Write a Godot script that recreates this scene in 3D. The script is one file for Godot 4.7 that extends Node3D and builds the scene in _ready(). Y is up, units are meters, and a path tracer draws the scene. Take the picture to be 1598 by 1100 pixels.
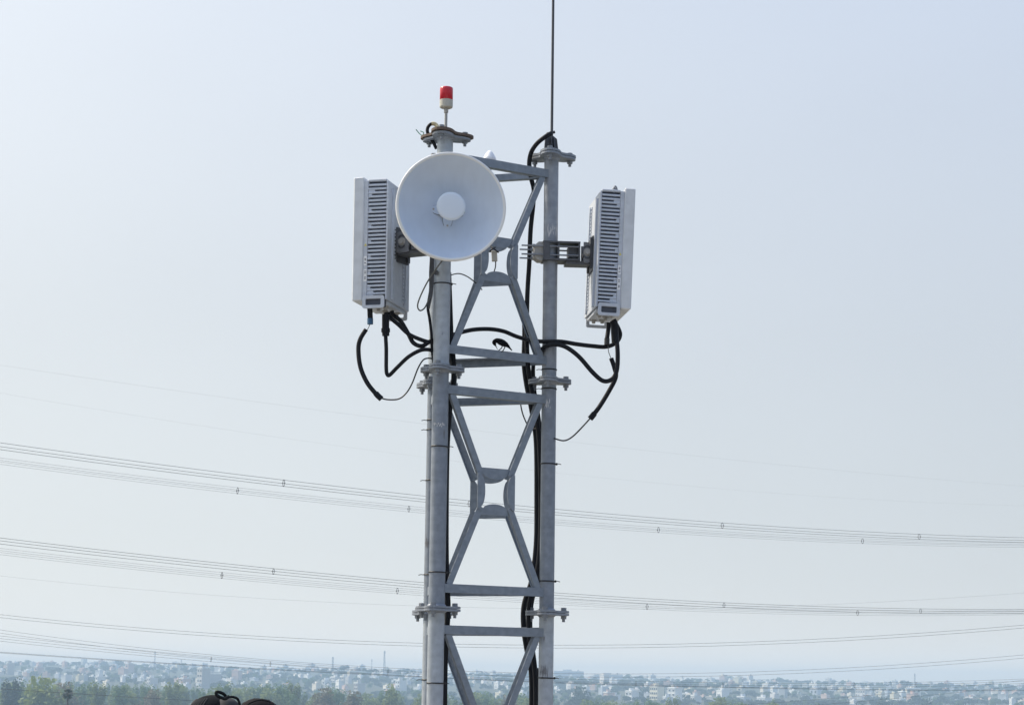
extends Node3D
# A lattice mast with a dish and two panel antennas on a rooftop, power lines and a hazy town behind it.

const EYE := Vector3(0, 16, 0)
const FOCAL := 3400.0          # in pixels of the 1598 x 1100 photograph
const PITCH := 0.154064
const ROLL := 0.0135
const ROOF := 13.88
const LEG_L := Vector3(-0.3718, 0, -11.3)
const LEG_R := Vector3(0.2034, 0, -11.6954)
const LEG_B := Vector3(-0.4232, 0, -11.90)
const FLANGE_TOP := 18.913
const PITCH_H := 1.25

var sight: Basis
var M := {}
var taken := {}
var rng := RandomNumberGenerator.new()
var bump := FastNoiseLite.new()

# ---------------------------------------------------------------- helpers
func at(px: float, py: float, depth: float) -> Vector3:
	var d := sight * Vector3((px - 799.0) / FOCAL, -(py - 550.0) / FOCAL, -1.0)
	return EYE + d * (depth / -d.z)

func numbered(called: String) -> String:
	var n: int = taken.get(called, 0)
	taken[called] = n + 1
	return called if n == 0 else "%s_%03d" % [called, n]

func tag(o: Node, label := "", category := "", group := "", kind := "") -> void:
	if label: o.set_meta("label", label)
	if category: o.set_meta("category", category)
	if group: o.set_meta("group", group)
	if kind: o.set_meta("kind", kind)

func thing(called: String, label: String, category: String, where: Vector3, group := "") -> Node3D:
	var o := Node3D.new()
	o.name = numbered(called)
	o.position = where
	add_child(o)
	tag(o, label, category, group)
	return o

func mb() -> SurfaceTool:
	var st := SurfaceTool.new()
	st.begin(Mesh.PRIMITIVE_TRIANGLES)
	return st

func done(st: SurfaceTool) -> ArrayMesh:
	st.generate_normals()
	return st.commit()

# a part whose mesh is given in world coordinates, hung under a thing that stands at its base
func part(called: String, mesh: Mesh, m: Material, root: Node3D, label := "") -> MeshInstance3D:
	var o := MeshInstance3D.new()
	o.name = called
	o.mesh = mesh
	o.material_override = m
	root.add_child(o, true)
	if root.get_parent() == self and not (root is MeshInstance3D): o.position = -root.position
	if label: o.set_meta("label", label)
	return o

# a part with a place of its own, in its parent's axes
func placed(called: String, mesh: Mesh, m: Material, root: Node3D, xf: Transform3D) -> MeshInstance3D:
	var o := MeshInstance3D.new()
	o.name = called
	o.mesh = mesh
	o.material_override = m
	o.transform = xf
	root.add_child(o, true)
	return o

func single(called: String, mesh: Mesh, m: Material, label: String, category: String, group := "", kind := "") -> MeshInstance3D:
	var o := MeshInstance3D.new()
	o.name = numbered(called)
	o.mesh = mesh
	o.material_override = m
	add_child(o)
	tag(o, label, category, group, kind)
	return o

func quad(st: SurfaceTool, a: Vector3, b: Vector3, c: Vector3, d: Vector3) -> void:  # clockwise from outside
	for v in [a, b, c, a, c, d]: st.add_vertex(v)

func box(st: SurfaceTool, xf: Transform3D, lo: Vector3, hi: Vector3) -> void:
	st.set_smooth_group(-1)
	var p := []
	for i in 8: p.append(xf * Vector3(hi.x if i & 1 else lo.x, hi.y if i & 2 else lo.y, hi.z if i & 4 else lo.z))
	quad(st, p[4], p[6], p[7], p[5])
	quad(st, p[1], p[3], p[2], p[0])
	quad(st, p[5], p[7], p[3], p[1])
	quad(st, p[0], p[2], p[6], p[4])
	quad(st, p[6], p[2], p[3], p[7])
	quad(st, p[0], p[4], p[5], p[1])

# a box whose twelve edges are chamfered by c
func cbox(st: SurfaceTool, xf: Transform3D, lo: Vector3, hi: Vector3, c: float) -> void:
	st.set_smooth_group(-1)
	var mid := (lo + hi) / 2
	var h := (hi - lo) / 2
	var P := func(sx, sy, sz, axis):  # corner point on the face of the given axis
		var q := Vector3(h.x * sx, h.y * sy, h.z * sz)
		for k in 3:
			if k != axis: q[k] -= c * signf(q[k])
		return xf * (mid + q)
	for s in [-1, 1]:
		var fx := [P.call(s, -1, -1, 0), P.call(s, 1, -1, 0), P.call(s, 1, 1, 0), P.call(s, -1, 1, 0)]
		var fy := [P.call(-1, s, -1, 1), P.call(-1, s, 1, 1), P.call(1, s, 1, 1), P.call(1, s, -1, 1)]
		var fz := [P.call(-1, -1, s, 2), P.call(1, -1, s, 2), P.call(1, 1, s, 2), P.call(-1, 1, s, 2)]
		for q in [fx, fy, fz]:
			if s < 0: quad(st, q[0], q[1], q[2], q[3])
			else: quad(st, q[3], q[2], q[1], q[0])
	for a in [-1, 1]:
		for b in [-1, 1]:
			var ex := [P.call(-1, a, b, 1), P.call(1, a, b, 1), P.call(1, a, b, 2), P.call(-1, a, b, 2)]
			var ey := [P.call(a, -1, b, 2), P.call(a, 1, b, 2), P.call(a, 1, b, 0), P.call(a, -1, b, 0)]
			var ez := [P.call(a, b, -1, 0), P.call(a, b, 1, 0), P.call(a, b, 1, 1), P.call(a, b, -1, 1)]
			for q in [ex, ey, ez]:
				if a * b < 0: quad(st, q[0], q[1], q[2], q[3])
				else: quad(st, q[3], q[2], q[1], q[0])
			for s in [-1, 1]:
				var t := [P.call(s, a, b, 0), P.call(s, a, b, 1), P.call(s, a, b, 2)]
				if s * a * b > 0: t = [t[2], t[1], t[0]]
				for v in t: st.add_vertex(v)

func frame_along(dir: Vector3) -> Basis:  # y along dir
	var y := dir.normalized()
	var x := y.cross(Vector3.FORWARD if absf(y.z) < 0.9 else Vector3.RIGHT).normalized()
	return Basis(x, y, x.cross(y))

func cyl(st: SurfaceTool, a: Vector3, b: Vector3, r0: float, r1: float, sides := 16) -> void:
	var f := frame_along(b - a)
	var ring := func(c, r, i): return c + (f.x * cos(TAU * i / sides) + f.z * sin(TAU * i / sides)) * r
	for i in sides:
		st.set_smooth_group(1)
		quad(st, ring.call(a, r0, i), ring.call(b, r1, i), ring.call(b, r1, i + 1), ring.call(a, r0, i + 1))
		st.set_smooth_group(-1)
		for v in [b, ring.call(b, r1, i + 1), ring.call(b, r1, i), a, ring.call(a, r0, i), ring.call(a, r0, i + 1)]: st.add_vertex(v)

# a bar of a hexagon's section from a to b
func hexa(st: SurfaceTool, a: Vector3, b: Vector3, r: float) -> void:
	var f := frame_along(b - a)
	st.set_smooth_group(-1)
	var ring := func(c, i): return c + (f.x * cos(TAU * i / 6.0) + f.z * sin(TAU * i / 6.0)) * r
	for i in 6:
		quad(st, ring.call(a, i), ring.call(b, i), ring.call(b, i + 1), ring.call(a, i + 1))
		for v in [b, ring.call(b, i + 1), ring.call(b, i), a, ring.call(a, i), ring.call(a, i + 1)]: st.add_vertex(v)

func smooth_path(pts: Array, steps := 8) -> Array:
	var out := []
	for i in pts.size() - 1:
		var p0: Vector3 = pts[maxi(i - 1, 0)]
		var p1: Vector3 = pts[i]
		var p2: Vector3 = pts[i + 1]
		var p3: Vector3 = pts[mini(i + 2, pts.size() - 1)]
		for k in steps: out.append(p1.cubic_interpolate(p2, p0, p3, float(k) / steps))
	out.append(pts[-1])
	return out

# a round tube through the points; radii: one number or one per point
func tube(st: SurfaceTool, pts: Array, radii, sides := 8) -> void:
	var rings := []
	var f := frame_along(pts[1] - pts[0])
	for i in pts.size():
		var d: Vector3 = (pts[mini(i + 1, pts.size() - 1)] - pts[maxi(i - 1, 0)]).normalized()
		var x := (f.x - d * f.x.dot(d)).normalized()
		f = Basis(x, d, x.cross(d))
		var r: float = radii[i] if radii is Array else radii
		var ring := []
		for k in sides: ring.append(pts[i] + (f.x * cos(TAU * k / sides) + f.z * sin(TAU * k / sides)) * r)
		rings.append(ring)
	st.set_smooth_group(1)
	for i in pts.size() - 1:
		for k in sides:
			var n := (k + 1) % sides
			quad(st, rings[i][k], rings[i + 1][k], rings[i + 1][n], rings[i][n])
	st.set_smooth_group(-1)
	for k in sides:
		var n := (k + 1) % sides
		for v in [pts[-1], rings[-1][n], rings[-1][k], pts[0], rings[0][k], rings[0][n]]: st.add_vertex(v)

# turn a profile of (radius, height) round the y axis of xf
func lathe(st: SurfaceTool, prof: Array, xf: Transform3D, sides := 32, crease := false) -> void:
	for j in prof.size() - 1:
		var a: Vector2 = prof[j]
		var b: Vector2 = prof[j + 1]
		st.set_smooth_group(j + 2 if crease else 1)
		for i in sides:
			var c0 := TAU * i / sides
			var c1 := TAU * (i + 1) / sides
			quad(st, xf * Vector3(a.x * cos(c0), a.y, a.x * sin(c0)), xf * Vector3(b.x * cos(c0), b.y, b.x * sin(c0)), xf * Vector3(b.x * cos(c1), b.y, b.x * sin(c1)), xf * Vector3(a.x * cos(c1), a.y, a.x * sin(c1)))

# a flat plate: a polygon in x and y of xf, from z0 to z1
func plate(st: SurfaceTool, poly: PackedVector2Array, xf: Transform3D, z0: float, z1: float) -> void:
	if not Geometry2D.is_polygon_clockwise(poly): poly.reverse()
	st.set_smooth_group(-1)
	var tri := Geometry2D.triangulate_polygon(poly)
	for i in range(0, tri.size(), 3):
		var p := [poly[tri[i]], poly[tri[i + 1]], poly[tri[i + 2]]]
		if (p[1] - p[0]).cross(p[2] - p[0]) > 0: p = [p[2], p[1], p[0]]  # clockwise seen from +z
		for q in p: st.add_vertex(xf * Vector3(q.x, q.y, z1))
		for k in [2, 1, 0]: st.add_vertex(xf * Vector3(p[k].x, p[k].y, z0))
	var area := 0.0
	for i in poly.size(): area += poly[i].cross(poly[(i + 1) % poly.size()])
	for i in poly.size():
		var a := poly[i]
		var b := poly[(i + 1) % poly.size()]
		if area > 0:
			var t := a
			a = b
			b = t
		quad(st, xf * Vector3(a.x, a.y, z0), xf * Vector3(a.x, a.y, z1), xf * Vector3(b.x, b.y, z1), xf * Vector3(b.x, b.y, z0))

func rounded_rect(lo: Vector2, hi: Vector2, r: float) -> PackedVector2Array:
	var out := PackedVector2Array()
	for c in 4:
		var centre := Vector2(hi.x - r if c in [0, 3] else lo.x + r, hi.y - r if c < 2 else lo.y + r)
		for k in 5: out.append(centre + Vector2.from_angle(PI / 2 * (c + k / 4.0)) * r)
	return out

# ---------------------------------------------------------------- materials
func noise_tex(freq: float, lo: float, hi: float, octaves := 4, seed_ := 1, size := 512, tint := Color.WHITE) -> NoiseTexture2D:
	var n := FastNoiseLite.new()
	n.seed = seed_
	n.frequency = freq
	n.fractal_octaves = octaves
	var t := NoiseTexture2D.new()
	t.width = size
	t.height = size
	t.seamless = true
	t.noise = n
	var g := Gradient.new()
	g.set_color(0, Color(lo, lo, lo))
	g.set_color(1, Color(hi * tint.r, hi * tint.g, hi * tint.b))
	t.color_ramp = g
	return t

func mat(name_: String, linear: Color, rough := 0.7, metal := 0.0, tex: Texture2D = null, scale := 1.0) -> StandardMaterial3D:
	var m := StandardMaterial3D.new()
	m.resource_name = name_
	m.albedo_color = linear.linear_to_srgb()
	m.roughness = rough
	m.metallic = metal
	if tex:
		m.albedo_texture = tex
		m.uv1_triplanar = true
		m.uv1_world_triplanar = true
		m.uv1_scale = Vector3.ONE * scale
	M[name_] = m
	return m

func materials() -> void:
	var mottled := noise_tex(0.014, 0.82, 1.0, 6, 3)
	var streaky := noise_tex(0.02, 0.90, 1.0, 5, 9)
	mat("steel", Color(0.43, 0.475, 0.53), 0.5, 0.25, mottled, 2.2)
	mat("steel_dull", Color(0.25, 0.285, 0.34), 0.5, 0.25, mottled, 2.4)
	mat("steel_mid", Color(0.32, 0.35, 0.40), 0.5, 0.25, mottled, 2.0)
	mat("bar_steel", Color(0.25, 0.29, 0.345), 0.5, 0.25, mottled, 3.1)
	mat("flange_steel", Color(0.285, 0.315, 0.365), 0.55, 0.3, mottled, 5.0)
	mat("rusty", Color(0.22, 0.16, 0.125), 0.8, 0.1, noise_tex(0.03, 0.55, 1.0, 5, 21), 6.0)
	mat("bolt", Color(0.22, 0.235, 0.26), 0.45, 0.5)
	mat("dark_metal", Color(0.075, 0.078, 0.09), 0.5, 0.3, mottled, 4.0)
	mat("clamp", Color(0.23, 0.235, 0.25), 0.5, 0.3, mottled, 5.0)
	mat("clamp_dark", Color(0.115, 0.118, 0.13), 0.5, 0.3, mottled, 5.0)
	mat("stain", Color(0.14, 0.14, 0.15), 0.8)
	mat("chalk", Color(0.56, 0.56, 0.57), 0.85)
	mat("cast", Color(0.42, 0.41, 0.39), 0.6, 0.2, streaky, 5.0)
	mat("panel", Color(0.52, 0.56, 0.63), 0.55, 0.0, streaky, 1.6)
	mat("radome", Color(0.64, 0.67, 0.71), 0.5, 0.0, streaky, 1.2)
	mat("fin", Color(0.53, 0.58, 0.67), 0.5, 0.1, streaky, 2.0)
	mat("core", Color(0.06, 0.068, 0.09), 0.7)
	mat("dish", Color(0.58, 0.66, 0.775), 0.34, 0.0, noise_tex(0.02, 0.95, 1.0, 5, 19), 1.0)
	M.dish.uv1_scale = Vector3(1.6, 0.9, 1.6)
	mat("dish_edge", Color(0.75, 0.75, 0.74), 0.45)
	mat("feed", Color(0.66, 0.73, 0.82), 0.5)
	mat("cable", Color(0.009, 0.010, 0.014), 0.6)
	mat("thin_cable", Color(0.03, 0.032, 0.036), 0.5)
	mat("grey_cable", Color(0.09, 0.095, 0.09), 0.5)
	mat("tie", Color(0.008, 0.008, 0.01), 0.5)
	mat("blue", Color(0.03, 0.10, 0.20), 0.5)
	mat("red", Color(0.52, 0.012, 0.03), 0.25)
	mat("beige", Color(0.50, 0.48, 0.42), 0.5, 0.0, streaky, 4.0)
	mat("tape", Color(0.55, 0.48, 0.30), 0.7)
	mat("green", Color(0.05, 0.20, 0.12), 0.6)
	mat("white", Color(0.78, 0.79, 0.82), 0.4)
	mat("sticker", Color(0.72, 0.73, 0.75), 0.5)
	mat("ink", Color(0.12, 0.13, 0.16), 0.6)
	mat("yellow", Color(0.62, 0.52, 0.12), 0.5)
	mat("plumage", Color(0.004, 0.004, 0.006), 0.6)
	M.plumage.metallic_specular = 0.15
	mat("fabric", Color(0.012, 0.0135, 0.016), 0.9, 0.0, null, 1.0)
	mat("rib", Color(0.028, 0.030, 0.034), 0.85)
	mat("brown_fabric", Color(0.021, 0.020, 0.022), 0.85, 0.0, null, 1.0)
	M.fabric.metallic_specular = 0.15
	M.brown_fabric.metallic_specular = 0.15
	M.cable.metallic_specular = 0.3
	mat("concrete", Color(0.44, 0.41, 0.37), 0.9, 0.0, noise_tex(0.01, 0.7, 1.0, 5, 31), 0.6)
	mat("wire", Color(0.06, 0.06, 0.068), 0.5, 0.3)
	mat("wire_pale", Color(0.22, 0.22, 0.23), 0.5, 0.3)
	mat("earth", Color(0.10, 0.11, 0.065), 0.95, 0.0, noise_tex(0.01, 0.5, 1.0, 5, 41), 0.012)
	mat("leaf", Color(0.065, 0.120, 0.036), 0.8)
	mat("leaf_olive", Color(0.12, 0.155, 0.042), 0.8)
	mat("leaf_brown", Color(0.130, 0.105, 0.055), 0.8)
	mat("leaf_dark", Color(0.030, 0.055, 0.032), 0.8)
	for q in [["leaf", Color(0.06, 0.10, 0.02)], ["leaf_olive", Color(0.13, 0.16, 0.03)], ["leaf_brown", Color(0.08, 0.07, 0.03)]]:
		M[q[0]].backlight_enabled = true
		M[q[0]].backlight = (q[1] as Color).linear_to_srgb()
	mat("bark", Color(0.10, 0.08, 0.06), 0.9)
	mat("pane", Color(0.03, 0.035, 0.045), 0.4)
	mat("mast_steel", Color(0.18, 0.17, 0.17), 0.6, 0.2)
	mat("many", Color.WHITE, 0.85)
	M.many.vertex_color_use_as_albedo = true
	var tones := [Color(0.86, 0.86, 0.84), Color(0.80, 0.74, 0.63), Color(0.66, 0.48, 0.42), Color(0.45, 0.47, 0.50), Color(0.62, 0.66, 0.72), Color(0.78, 0.72, 0.55), Color(0.55, 0.53, 0.50), Color(0.80, 0.77, 0.74)]
	for i in tones.size(): mat("house%d" % i, tones[i], 0.85, 0.0, streaky, 0.08)

# ---------------------------------------------------------------- sky
const SUN := Vector3(-0.623, 0.731, -0.277)

func sky_image() -> Image:
	var w := 512
	var h := 256
	var im := Image.create(w, h, false, Image.FORMAT_RGBF)
	var wisps := FastNoiseLite.new()
	wisps.seed = 4
	wisps.frequency = 1.6
	wisps.fractal_octaves = 4
	var low := Color(0.53, 0.57, 0.585)
	var high := Color(0.08, 0.28, 0.76)
	var dust := Color(0.230, 0.210, 0.158)
	var glare := Color(0.52, 0.34, 0.18)
	var rim := Color(0.70, 0.52, 0.34)
	for j in h:
		var el := PI * (0.5 - (j + 0.5) / h)
		for i in w:
			var az := TAU * (i + 0.5) / w
			var d := Vector3(sin(az) * cos(el), sin(el), -cos(az) * cos(el))
			var t := pow(maxf(d.y, 0.0), 0.85)
			var c := low.lerp(high, t)
			var g := pow(1.3844 - 1.24 * d.dot(SUN), -1.5)
			var veil := 1.0 + 0.06 * wisps.get_noise_3d(d.x, d.y * 2.6, d.z)
			c = (c + dust * g + glare * exp(-maxf(el, 0.0) / 0.026) + rim * exp(-maxf(el, 0.0) / 0.010)) * veil
			if el < 0.0: c = Color(0.20, 0.21, 0.20)
			im.set_pixel(i, j, c)
	return im

# ---------------------------------------------------------------- the mast
func leg_of(p: Vector3, y: float) -> Vector3:
	return Vector3(p.x, y, p.z)

func lobed(turn: float, grow := 1.0) -> PackedVector2Array:
	var out := PackedVector2Array()
	for i in 60:
		var a := TAU * i / 60.0
		var k := pow((1 + cos(3 * a)) / 2, 1.15)
		out.append(Vector2.from_angle(a + turn) * (0.066 + 0.064 * k) * grow)
	return out

func angle_bar(st: SurfaceTool, f: Transform3D, a: Vector2, b: Vector2, w: float, side: float, z := 0.012, deep := 0.02) -> void:
	var d := (b - a).normalized()
	var n := Vector2(-d.y, d.x)
	var xf := f * Transform3D(Basis(Vector3(d.x, d.y, 0), Vector3(n.x, n.y, 0), Vector3(0, 0, 1)), Vector3(a.x, a.y, 0))
	var l := (b - a).length()
	var t := 0.005
	cbox(st, xf, Vector3(0, -w / 2, z), Vector3(l, w / 2, z + t), 0.0012)
	var e0 := w / 2 - t if side > 0 else -w / 2
	box(st, xf, Vector3(0.004, e0, z - deep + t), Vector3(l - 0.004, e0 + t, z))

func ring_plate(st: SurfaceTool, f: Transform3D, c: Vector2, turn: float, out_: float, deep: float, z: float, long := 0.093) -> void:
	var p := PackedVector2Array()
	p.append(Vector2(-long, out_))
	p.append(Vector2(long, out_))
	p.append(Vector2(long + 0.006, out_ - 0.012))
	for i in 13:
		var u := 1.0 - 2.0 * i / 12.0
		p.append(Vector2((long - 0.012) * u, out_ - 0.022 - (deep - 0.024) * sqrt(1.0 - u * u * 0.97)))
	p.append(Vector2(-long - 0.006, out_ - 0.012))
	for i in p.size(): p[i] = c + p[i].rotated(turn)
	plate(st, p, f, z, z + 0.005)

func bolt_mesh() -> ArrayMesh:
	var st := mb()
	hexa(st, Vector3(0, 0.014, 0), Vector3(0, 0.030, 0), 0.0155)
	cyl(st, Vector3(0, 0.012, 0), Vector3(0, 0.0145, 0), 0.019, 0.019, 14)
	hexa(st, Vector3(0, -0.030, 0), Vector3(0, -0.014, 0), 0.016)
	cyl(st, Vector3(0, -0.0145, 0), Vector3(0, -0.012, 0), 0.019, 0.019, 14)
	cyl(st, Vector3(0, -0.046, 0), Vector3(0, 0.0305, 0), 0.0085, 0.0085, 10)
	return done(st)

func mast() -> void:
	var base := Vector3(-0.2, ROOF, -11.6)
	var root := thing("lattice_mast", "grey galvanized three-legged lattice mast carrying the dish and both panel antennas", "mast", base)
	var legs := [LEG_L, LEG_R, LEG_B]
	var radii := [0.0425, 0.0395, 0.0395]
	var turns := [atan2(1.0, -0.15), atan2(1.0, -0.10), atan2(1.0, -0.25)]
	var bolt := bolt_mesh()
	for i in 3:
		var p: Vector3 = legs[i]
		var leg: MeshInstance3D
		var tubes := []
		for k in 4:
			var st := mb()
			var hi := FLANGE_TOP - PITCH_H * k - 0.0005
			cyl(st, leg_of(p, hi - PITCH_H + 0.001), leg_of(p, hi), radii[i], radii[i], 40)
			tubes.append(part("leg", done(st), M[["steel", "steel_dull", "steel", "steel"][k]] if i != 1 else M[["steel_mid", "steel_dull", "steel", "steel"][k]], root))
		# seams of the pipe: thin weld rings
		for k in 5:
			var y := FLANGE_TOP - PITCH_H * k
			leg = tubes[mini(k, 3)]
			for s in [1, -1]:
				if (k == 0 and s == 1) or (k == 4 and s == -1): continue
				var fl := mb()
				var xf := Transform3D(Basis(Vector3(1, 0, 0), Vector3(0, 0, 1), Vector3(0, -1, 0)), leg_of(p, y))
				var z0 := 0.0015 if s > 0 else -0.0125
				plate(fl, lobed(turns[i], 1.1 if k == 0 else 1.0), xf, -z0 - 0.011, -z0)
				if s < 0 or k > 0: lathe(fl, [Vector2(radii[i] + 0.011, y + z0 + (0.0 if s < 0 else 0.011)), Vector2(radii[i] - 0.001, y + z0 + (-0.012 if s < 0 else 0.023))], Transform3D(Basis(), Vector3(p.x, 0, p.z)), 28)
				part("flange_plate", done(fl), M.flange_steel, leg)
			for b in 3:
				var a: float = turns[i] + TAU * b / 3.0
				var o := placed("bolt", bolt, M.bolt, leg, Transform3D(Basis(Vector3.UP, b * 0.4 + k), leg_of(p, y) + Vector3(cos(a), 0, sin(a)) * (0.112 if k == 0 else 0.101)))
				if k == 0 and i == 0: o.position.y += 0.006
	scuff(root, LEG_R, 0.0395, 350, 373, -0.5, 1.0, 3, M.chalk)
	scuff(root, LEG_R, 0.0395, 1036, 1066, -0.9, 0.3, 4, M.stain)
	scuff(root, LEG_R, 0.0395, 990, 1004, -0.5, -0.2, 5, M.stain)
	scuff(root, LEG_R, 0.0395, 622, 640, -0.9, 0.2, 8, M.chalk)
	scuff(root, LEG_L, 0.0425, 660, 668, -0.8, 0.7, 6, M.chalk)
	scuff(root, LEG_L, 0.0425, 668, 688, 0.5, 0.75, 7, M.stain)
	scuff(root, LEG_L, 0.0425, 519, 526, 0.05, 0.2, 9, M.stain)
	scuff(root, LEG_B, 0.0395, 838, 858, -1.2, 0.4, 10, M.stain)
	for f_ in 3:
		var P: Vector3 = legs[f_]
		var Q: Vector3 = legs[(f_ + 1) % 3]
		var u := (Q - P).normalized()
		var wide := (Q - P).length()
		var lift := 0.0 if f_ == 0 else 0.006
		var f := Transform3D(Basis(u, Vector3.UP, u.cross(Vector3.UP)), Vector3(P.x, 0, P.z))
		for k in 4:
			var top := FLANGE_TOP - PITCH_H * k - 0.106 + lift
			var low := FLANGE_TOP - PITCH_H * (k + 1) + 0.107 + lift
			for b in 2:
				var st := mb()
				var y := low if b else top
				angle_bar(st, f, Vector2(0.032, y), Vector2(wide - 0.032, y), 0.046, 1.0 if b else -1.0, 0.016, 0.04)
				part("cross_bar", done(st), M.bar_steel, root)
			var c := Vector2(wide / 2, (top + low) / 2 + (0.03 if f_ > 0 and k == 0 else 0.0))
			for sx in [-1.0, 1.0]:
				for sy in [-1.0, 1.0]:
					var st := mb()
					var a := Vector2(c.x + sx * (wide / 2 - 0.066), (top - 0.02) if sy > 0 else (low + 0.02))
					var e := c + Vector2(sx * 0.0935, sy * 0.083)
					angle_bar(st, f, a, e, 0.037, -sx * sy * -1.0 if sy > 0 else -sx * sy, 0.0105)
					part("diagonal_brace", done(st), M.bar_steel, root)
			for r in 4:
				var st := mb()
				ring_plate(st, f, c, PI / 2 * r, 0.124 if r % 2 == 0 else 0.119, 0.060 if r % 2 == 0 else 0.050, 0.004 if r % 2 == 0 else 0.0165)
				part("gusset_plate", done(st), M.bar_steel, root)

# a ragged thin patch on a pipe: scuffed paint or a stain
func scuff(root: Node3D, p: Vector3, r: float, py0: float, py1: float, a0: float, a1: float, seed_: int, m: Material) -> void:
	var g := RandomNumberGenerator.new()
	g.seed = seed_
	var y0 := y_on(p, py1)
	var y1 := y_on(p, py0)
	var st := mb()
	st.set_smooth_group(1)
	var n := 18
	for i in n:
		var lo := lerpf(y0, y1, g.randf() * 0.55)
		var hi := lerpf(lo, y1, g.randf_range(0.25, 1.0))
		var b0 := lerpf(a0, a1, i / float(n))
		var b1 := lerpf(a0, a1, (i + g.randf_range(0.5, 1.0)) / n)
		var q := func(a, y): return leg_of(p, y) + Vector3(sin(a), 0, cos(a)) * (r + 0.0004)
		quad(st, q.call(b0, lo), q.call(b0, hi), q.call(b1, lerpf(lo, hi, g.randf_range(0.6, 1.0))), q.call(b1, lerpf(lo, hi, g.randf_range(0.0, 0.4))))
	tag(part("scuff", done(st), m, root), "", "", "", "stuff")

# ---------------------------------------------------------------- panel antennas
func bracket(root: Node3D, pole: Vector3, r: float, dir: Vector3, reach: float) -> void:
	var x := dir.normalized()
	var f := Transform3D(Basis(x, Vector3.UP, x.cross(Vector3.UP)), pole)
	var jaw := mb()
	plate(jaw, PackedVector2Array([Vector2(-r - 0.055, -0.035), Vector2(-r - 0.055, 0.028), Vector2(-r - 0.03, 0.050), Vector2(-r + 0.012, 0.050), Vector2(-r + 0.012, -0.052), Vector2(-r - 0.03, -0.052)]), f, -0.046, 0.046)
	part("clamp_jaw", done(jaw), M.cast, root)
	for sz in [-1, 1]:
		for sy in [-1, 1]:
			var st := mb()
			var q := Vector3(0, sy * 0.024, sz * 0.056)
			cyl(st, f * (q + Vector3(-r - 0.125, 0, 0)), f * (q + Vector3(r + 0.115, 0, 0)), 0.0045, 0.0045, 8)
			hexa(st, f * (q + Vector3(-r - 0.066, 0, 0)), f * (q + Vector3(-r - 0.052, 0, 0)), 0.0105)
			part("threaded_rod", done(st), M.bolt, root)
	var fr := mb()
	for s in [-1, 1]:
		box(fr, f, Vector3(-r - 0.008, s * 0.048 - 0.005, -0.064), Vector3(r + 0.118, s * 0.048 + 0.005, 0.064))
	box(fr, f, Vector3(r + 0.108, -0.0425, -0.063), Vector3(r + 0.117, 0.0425, 0.063))
	box(fr, f, Vector3(r - 0.006, -0.0425, -0.058), Vector3(r + 0.004, 0.0425, 0.058))
	box(fr, f, Vector3(r + 0.055, -0.030, -0.045), Vector3(r + 0.108, 0.030, 0.030))
	box(fr, f, Vector3(-r - 0.006, -0.0425, 0.050), Vector3(-r + 0.03, 0.0425, 0.0635))
	part("clamp_frame", done(fr), M.clamp_dark, root)
	var hp: SurfaceTool
	for s in [-1, 1]:
		hp = mb()
		var poly := PackedVector2Array([Vector2(r + 0.136, -0.062), Vector2(r + 0.136, 0.052), Vector2(reach - 0.040, 0.052), Vector2(reach - 0.012, 0.034), Vector2(reach - 0.004, 0.020), Vector2(reach - 0.004, -0.035), Vector2(reach - 0.018, -0.058), Vector2(reach - 0.04, -0.064)])
		plate(hp, poly, f, s * 0.058 - 0.004, s * 0.058 + 0.004)
		part("hinge_plate", done(hp), M.clamp, root)
	hp = mb()
	box(hp, f, Vector3(r + 0.040, -0.070, -0.052), Vector3(reach - 0.02, -0.0535, 0.052))
	part("lower_arm", done(hp), M.clamp_dark, root)
	var bt := mb()
	var mid := (r + 0.12 + reach) / 2
	hexa(bt, f * Vector3(mid, -0.004, -0.076), f * Vector3(mid, -0.004, 0.076), 0.016)
	for s in [-1, 1]: cyl(bt, f * Vector3(mid, -0.004, s * 0.0605), f * Vector3(mid, -0.004, s * 0.065), 0.021, 0.021, 18)
	part("hinge_bolt", done(bt), M.cast, root)
	for fz in [1.0, -1.0]:
		for s in [-1, 1]:
			bt = mb()
			for k in 3: box(bt, f * Transform3D(Basis(Vector3.UP, 0.0 if fz > 0 else PI), Vector3(mid * (1 - fz), 0, 0)) * Transform3D(Basis(Vector3(0, 0, 1), (k - 1) * -0.7 * s), Vector3(mid + (k - 1) * 0.013, s * 0.033 - 0.004 - s * absf(k - 1) * 0.005, 0.062)), Vector3(-0.008, -0.003, 0), Vector3(0.008, 0.003, 0.004))
			part("adjusting_slot", done(bt), M.dark_metal, root)
	var bp := mb()
	cbox(bp, f, Vector3(reach - 0.012, -0.105, -0.085), Vector3(reach - 0.003, 0.085, 0.085), 0.002)
	for s in [-1, 1]: box(bp, f, Vector3(reach - 0.022, -0.095, s * 0.07 - 0.012), Vector3(reach - 0.0125, 0.075, s * 0.07 + 0.012))
	part("back_plate", done(bp), M.dark_metal, root)

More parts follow.
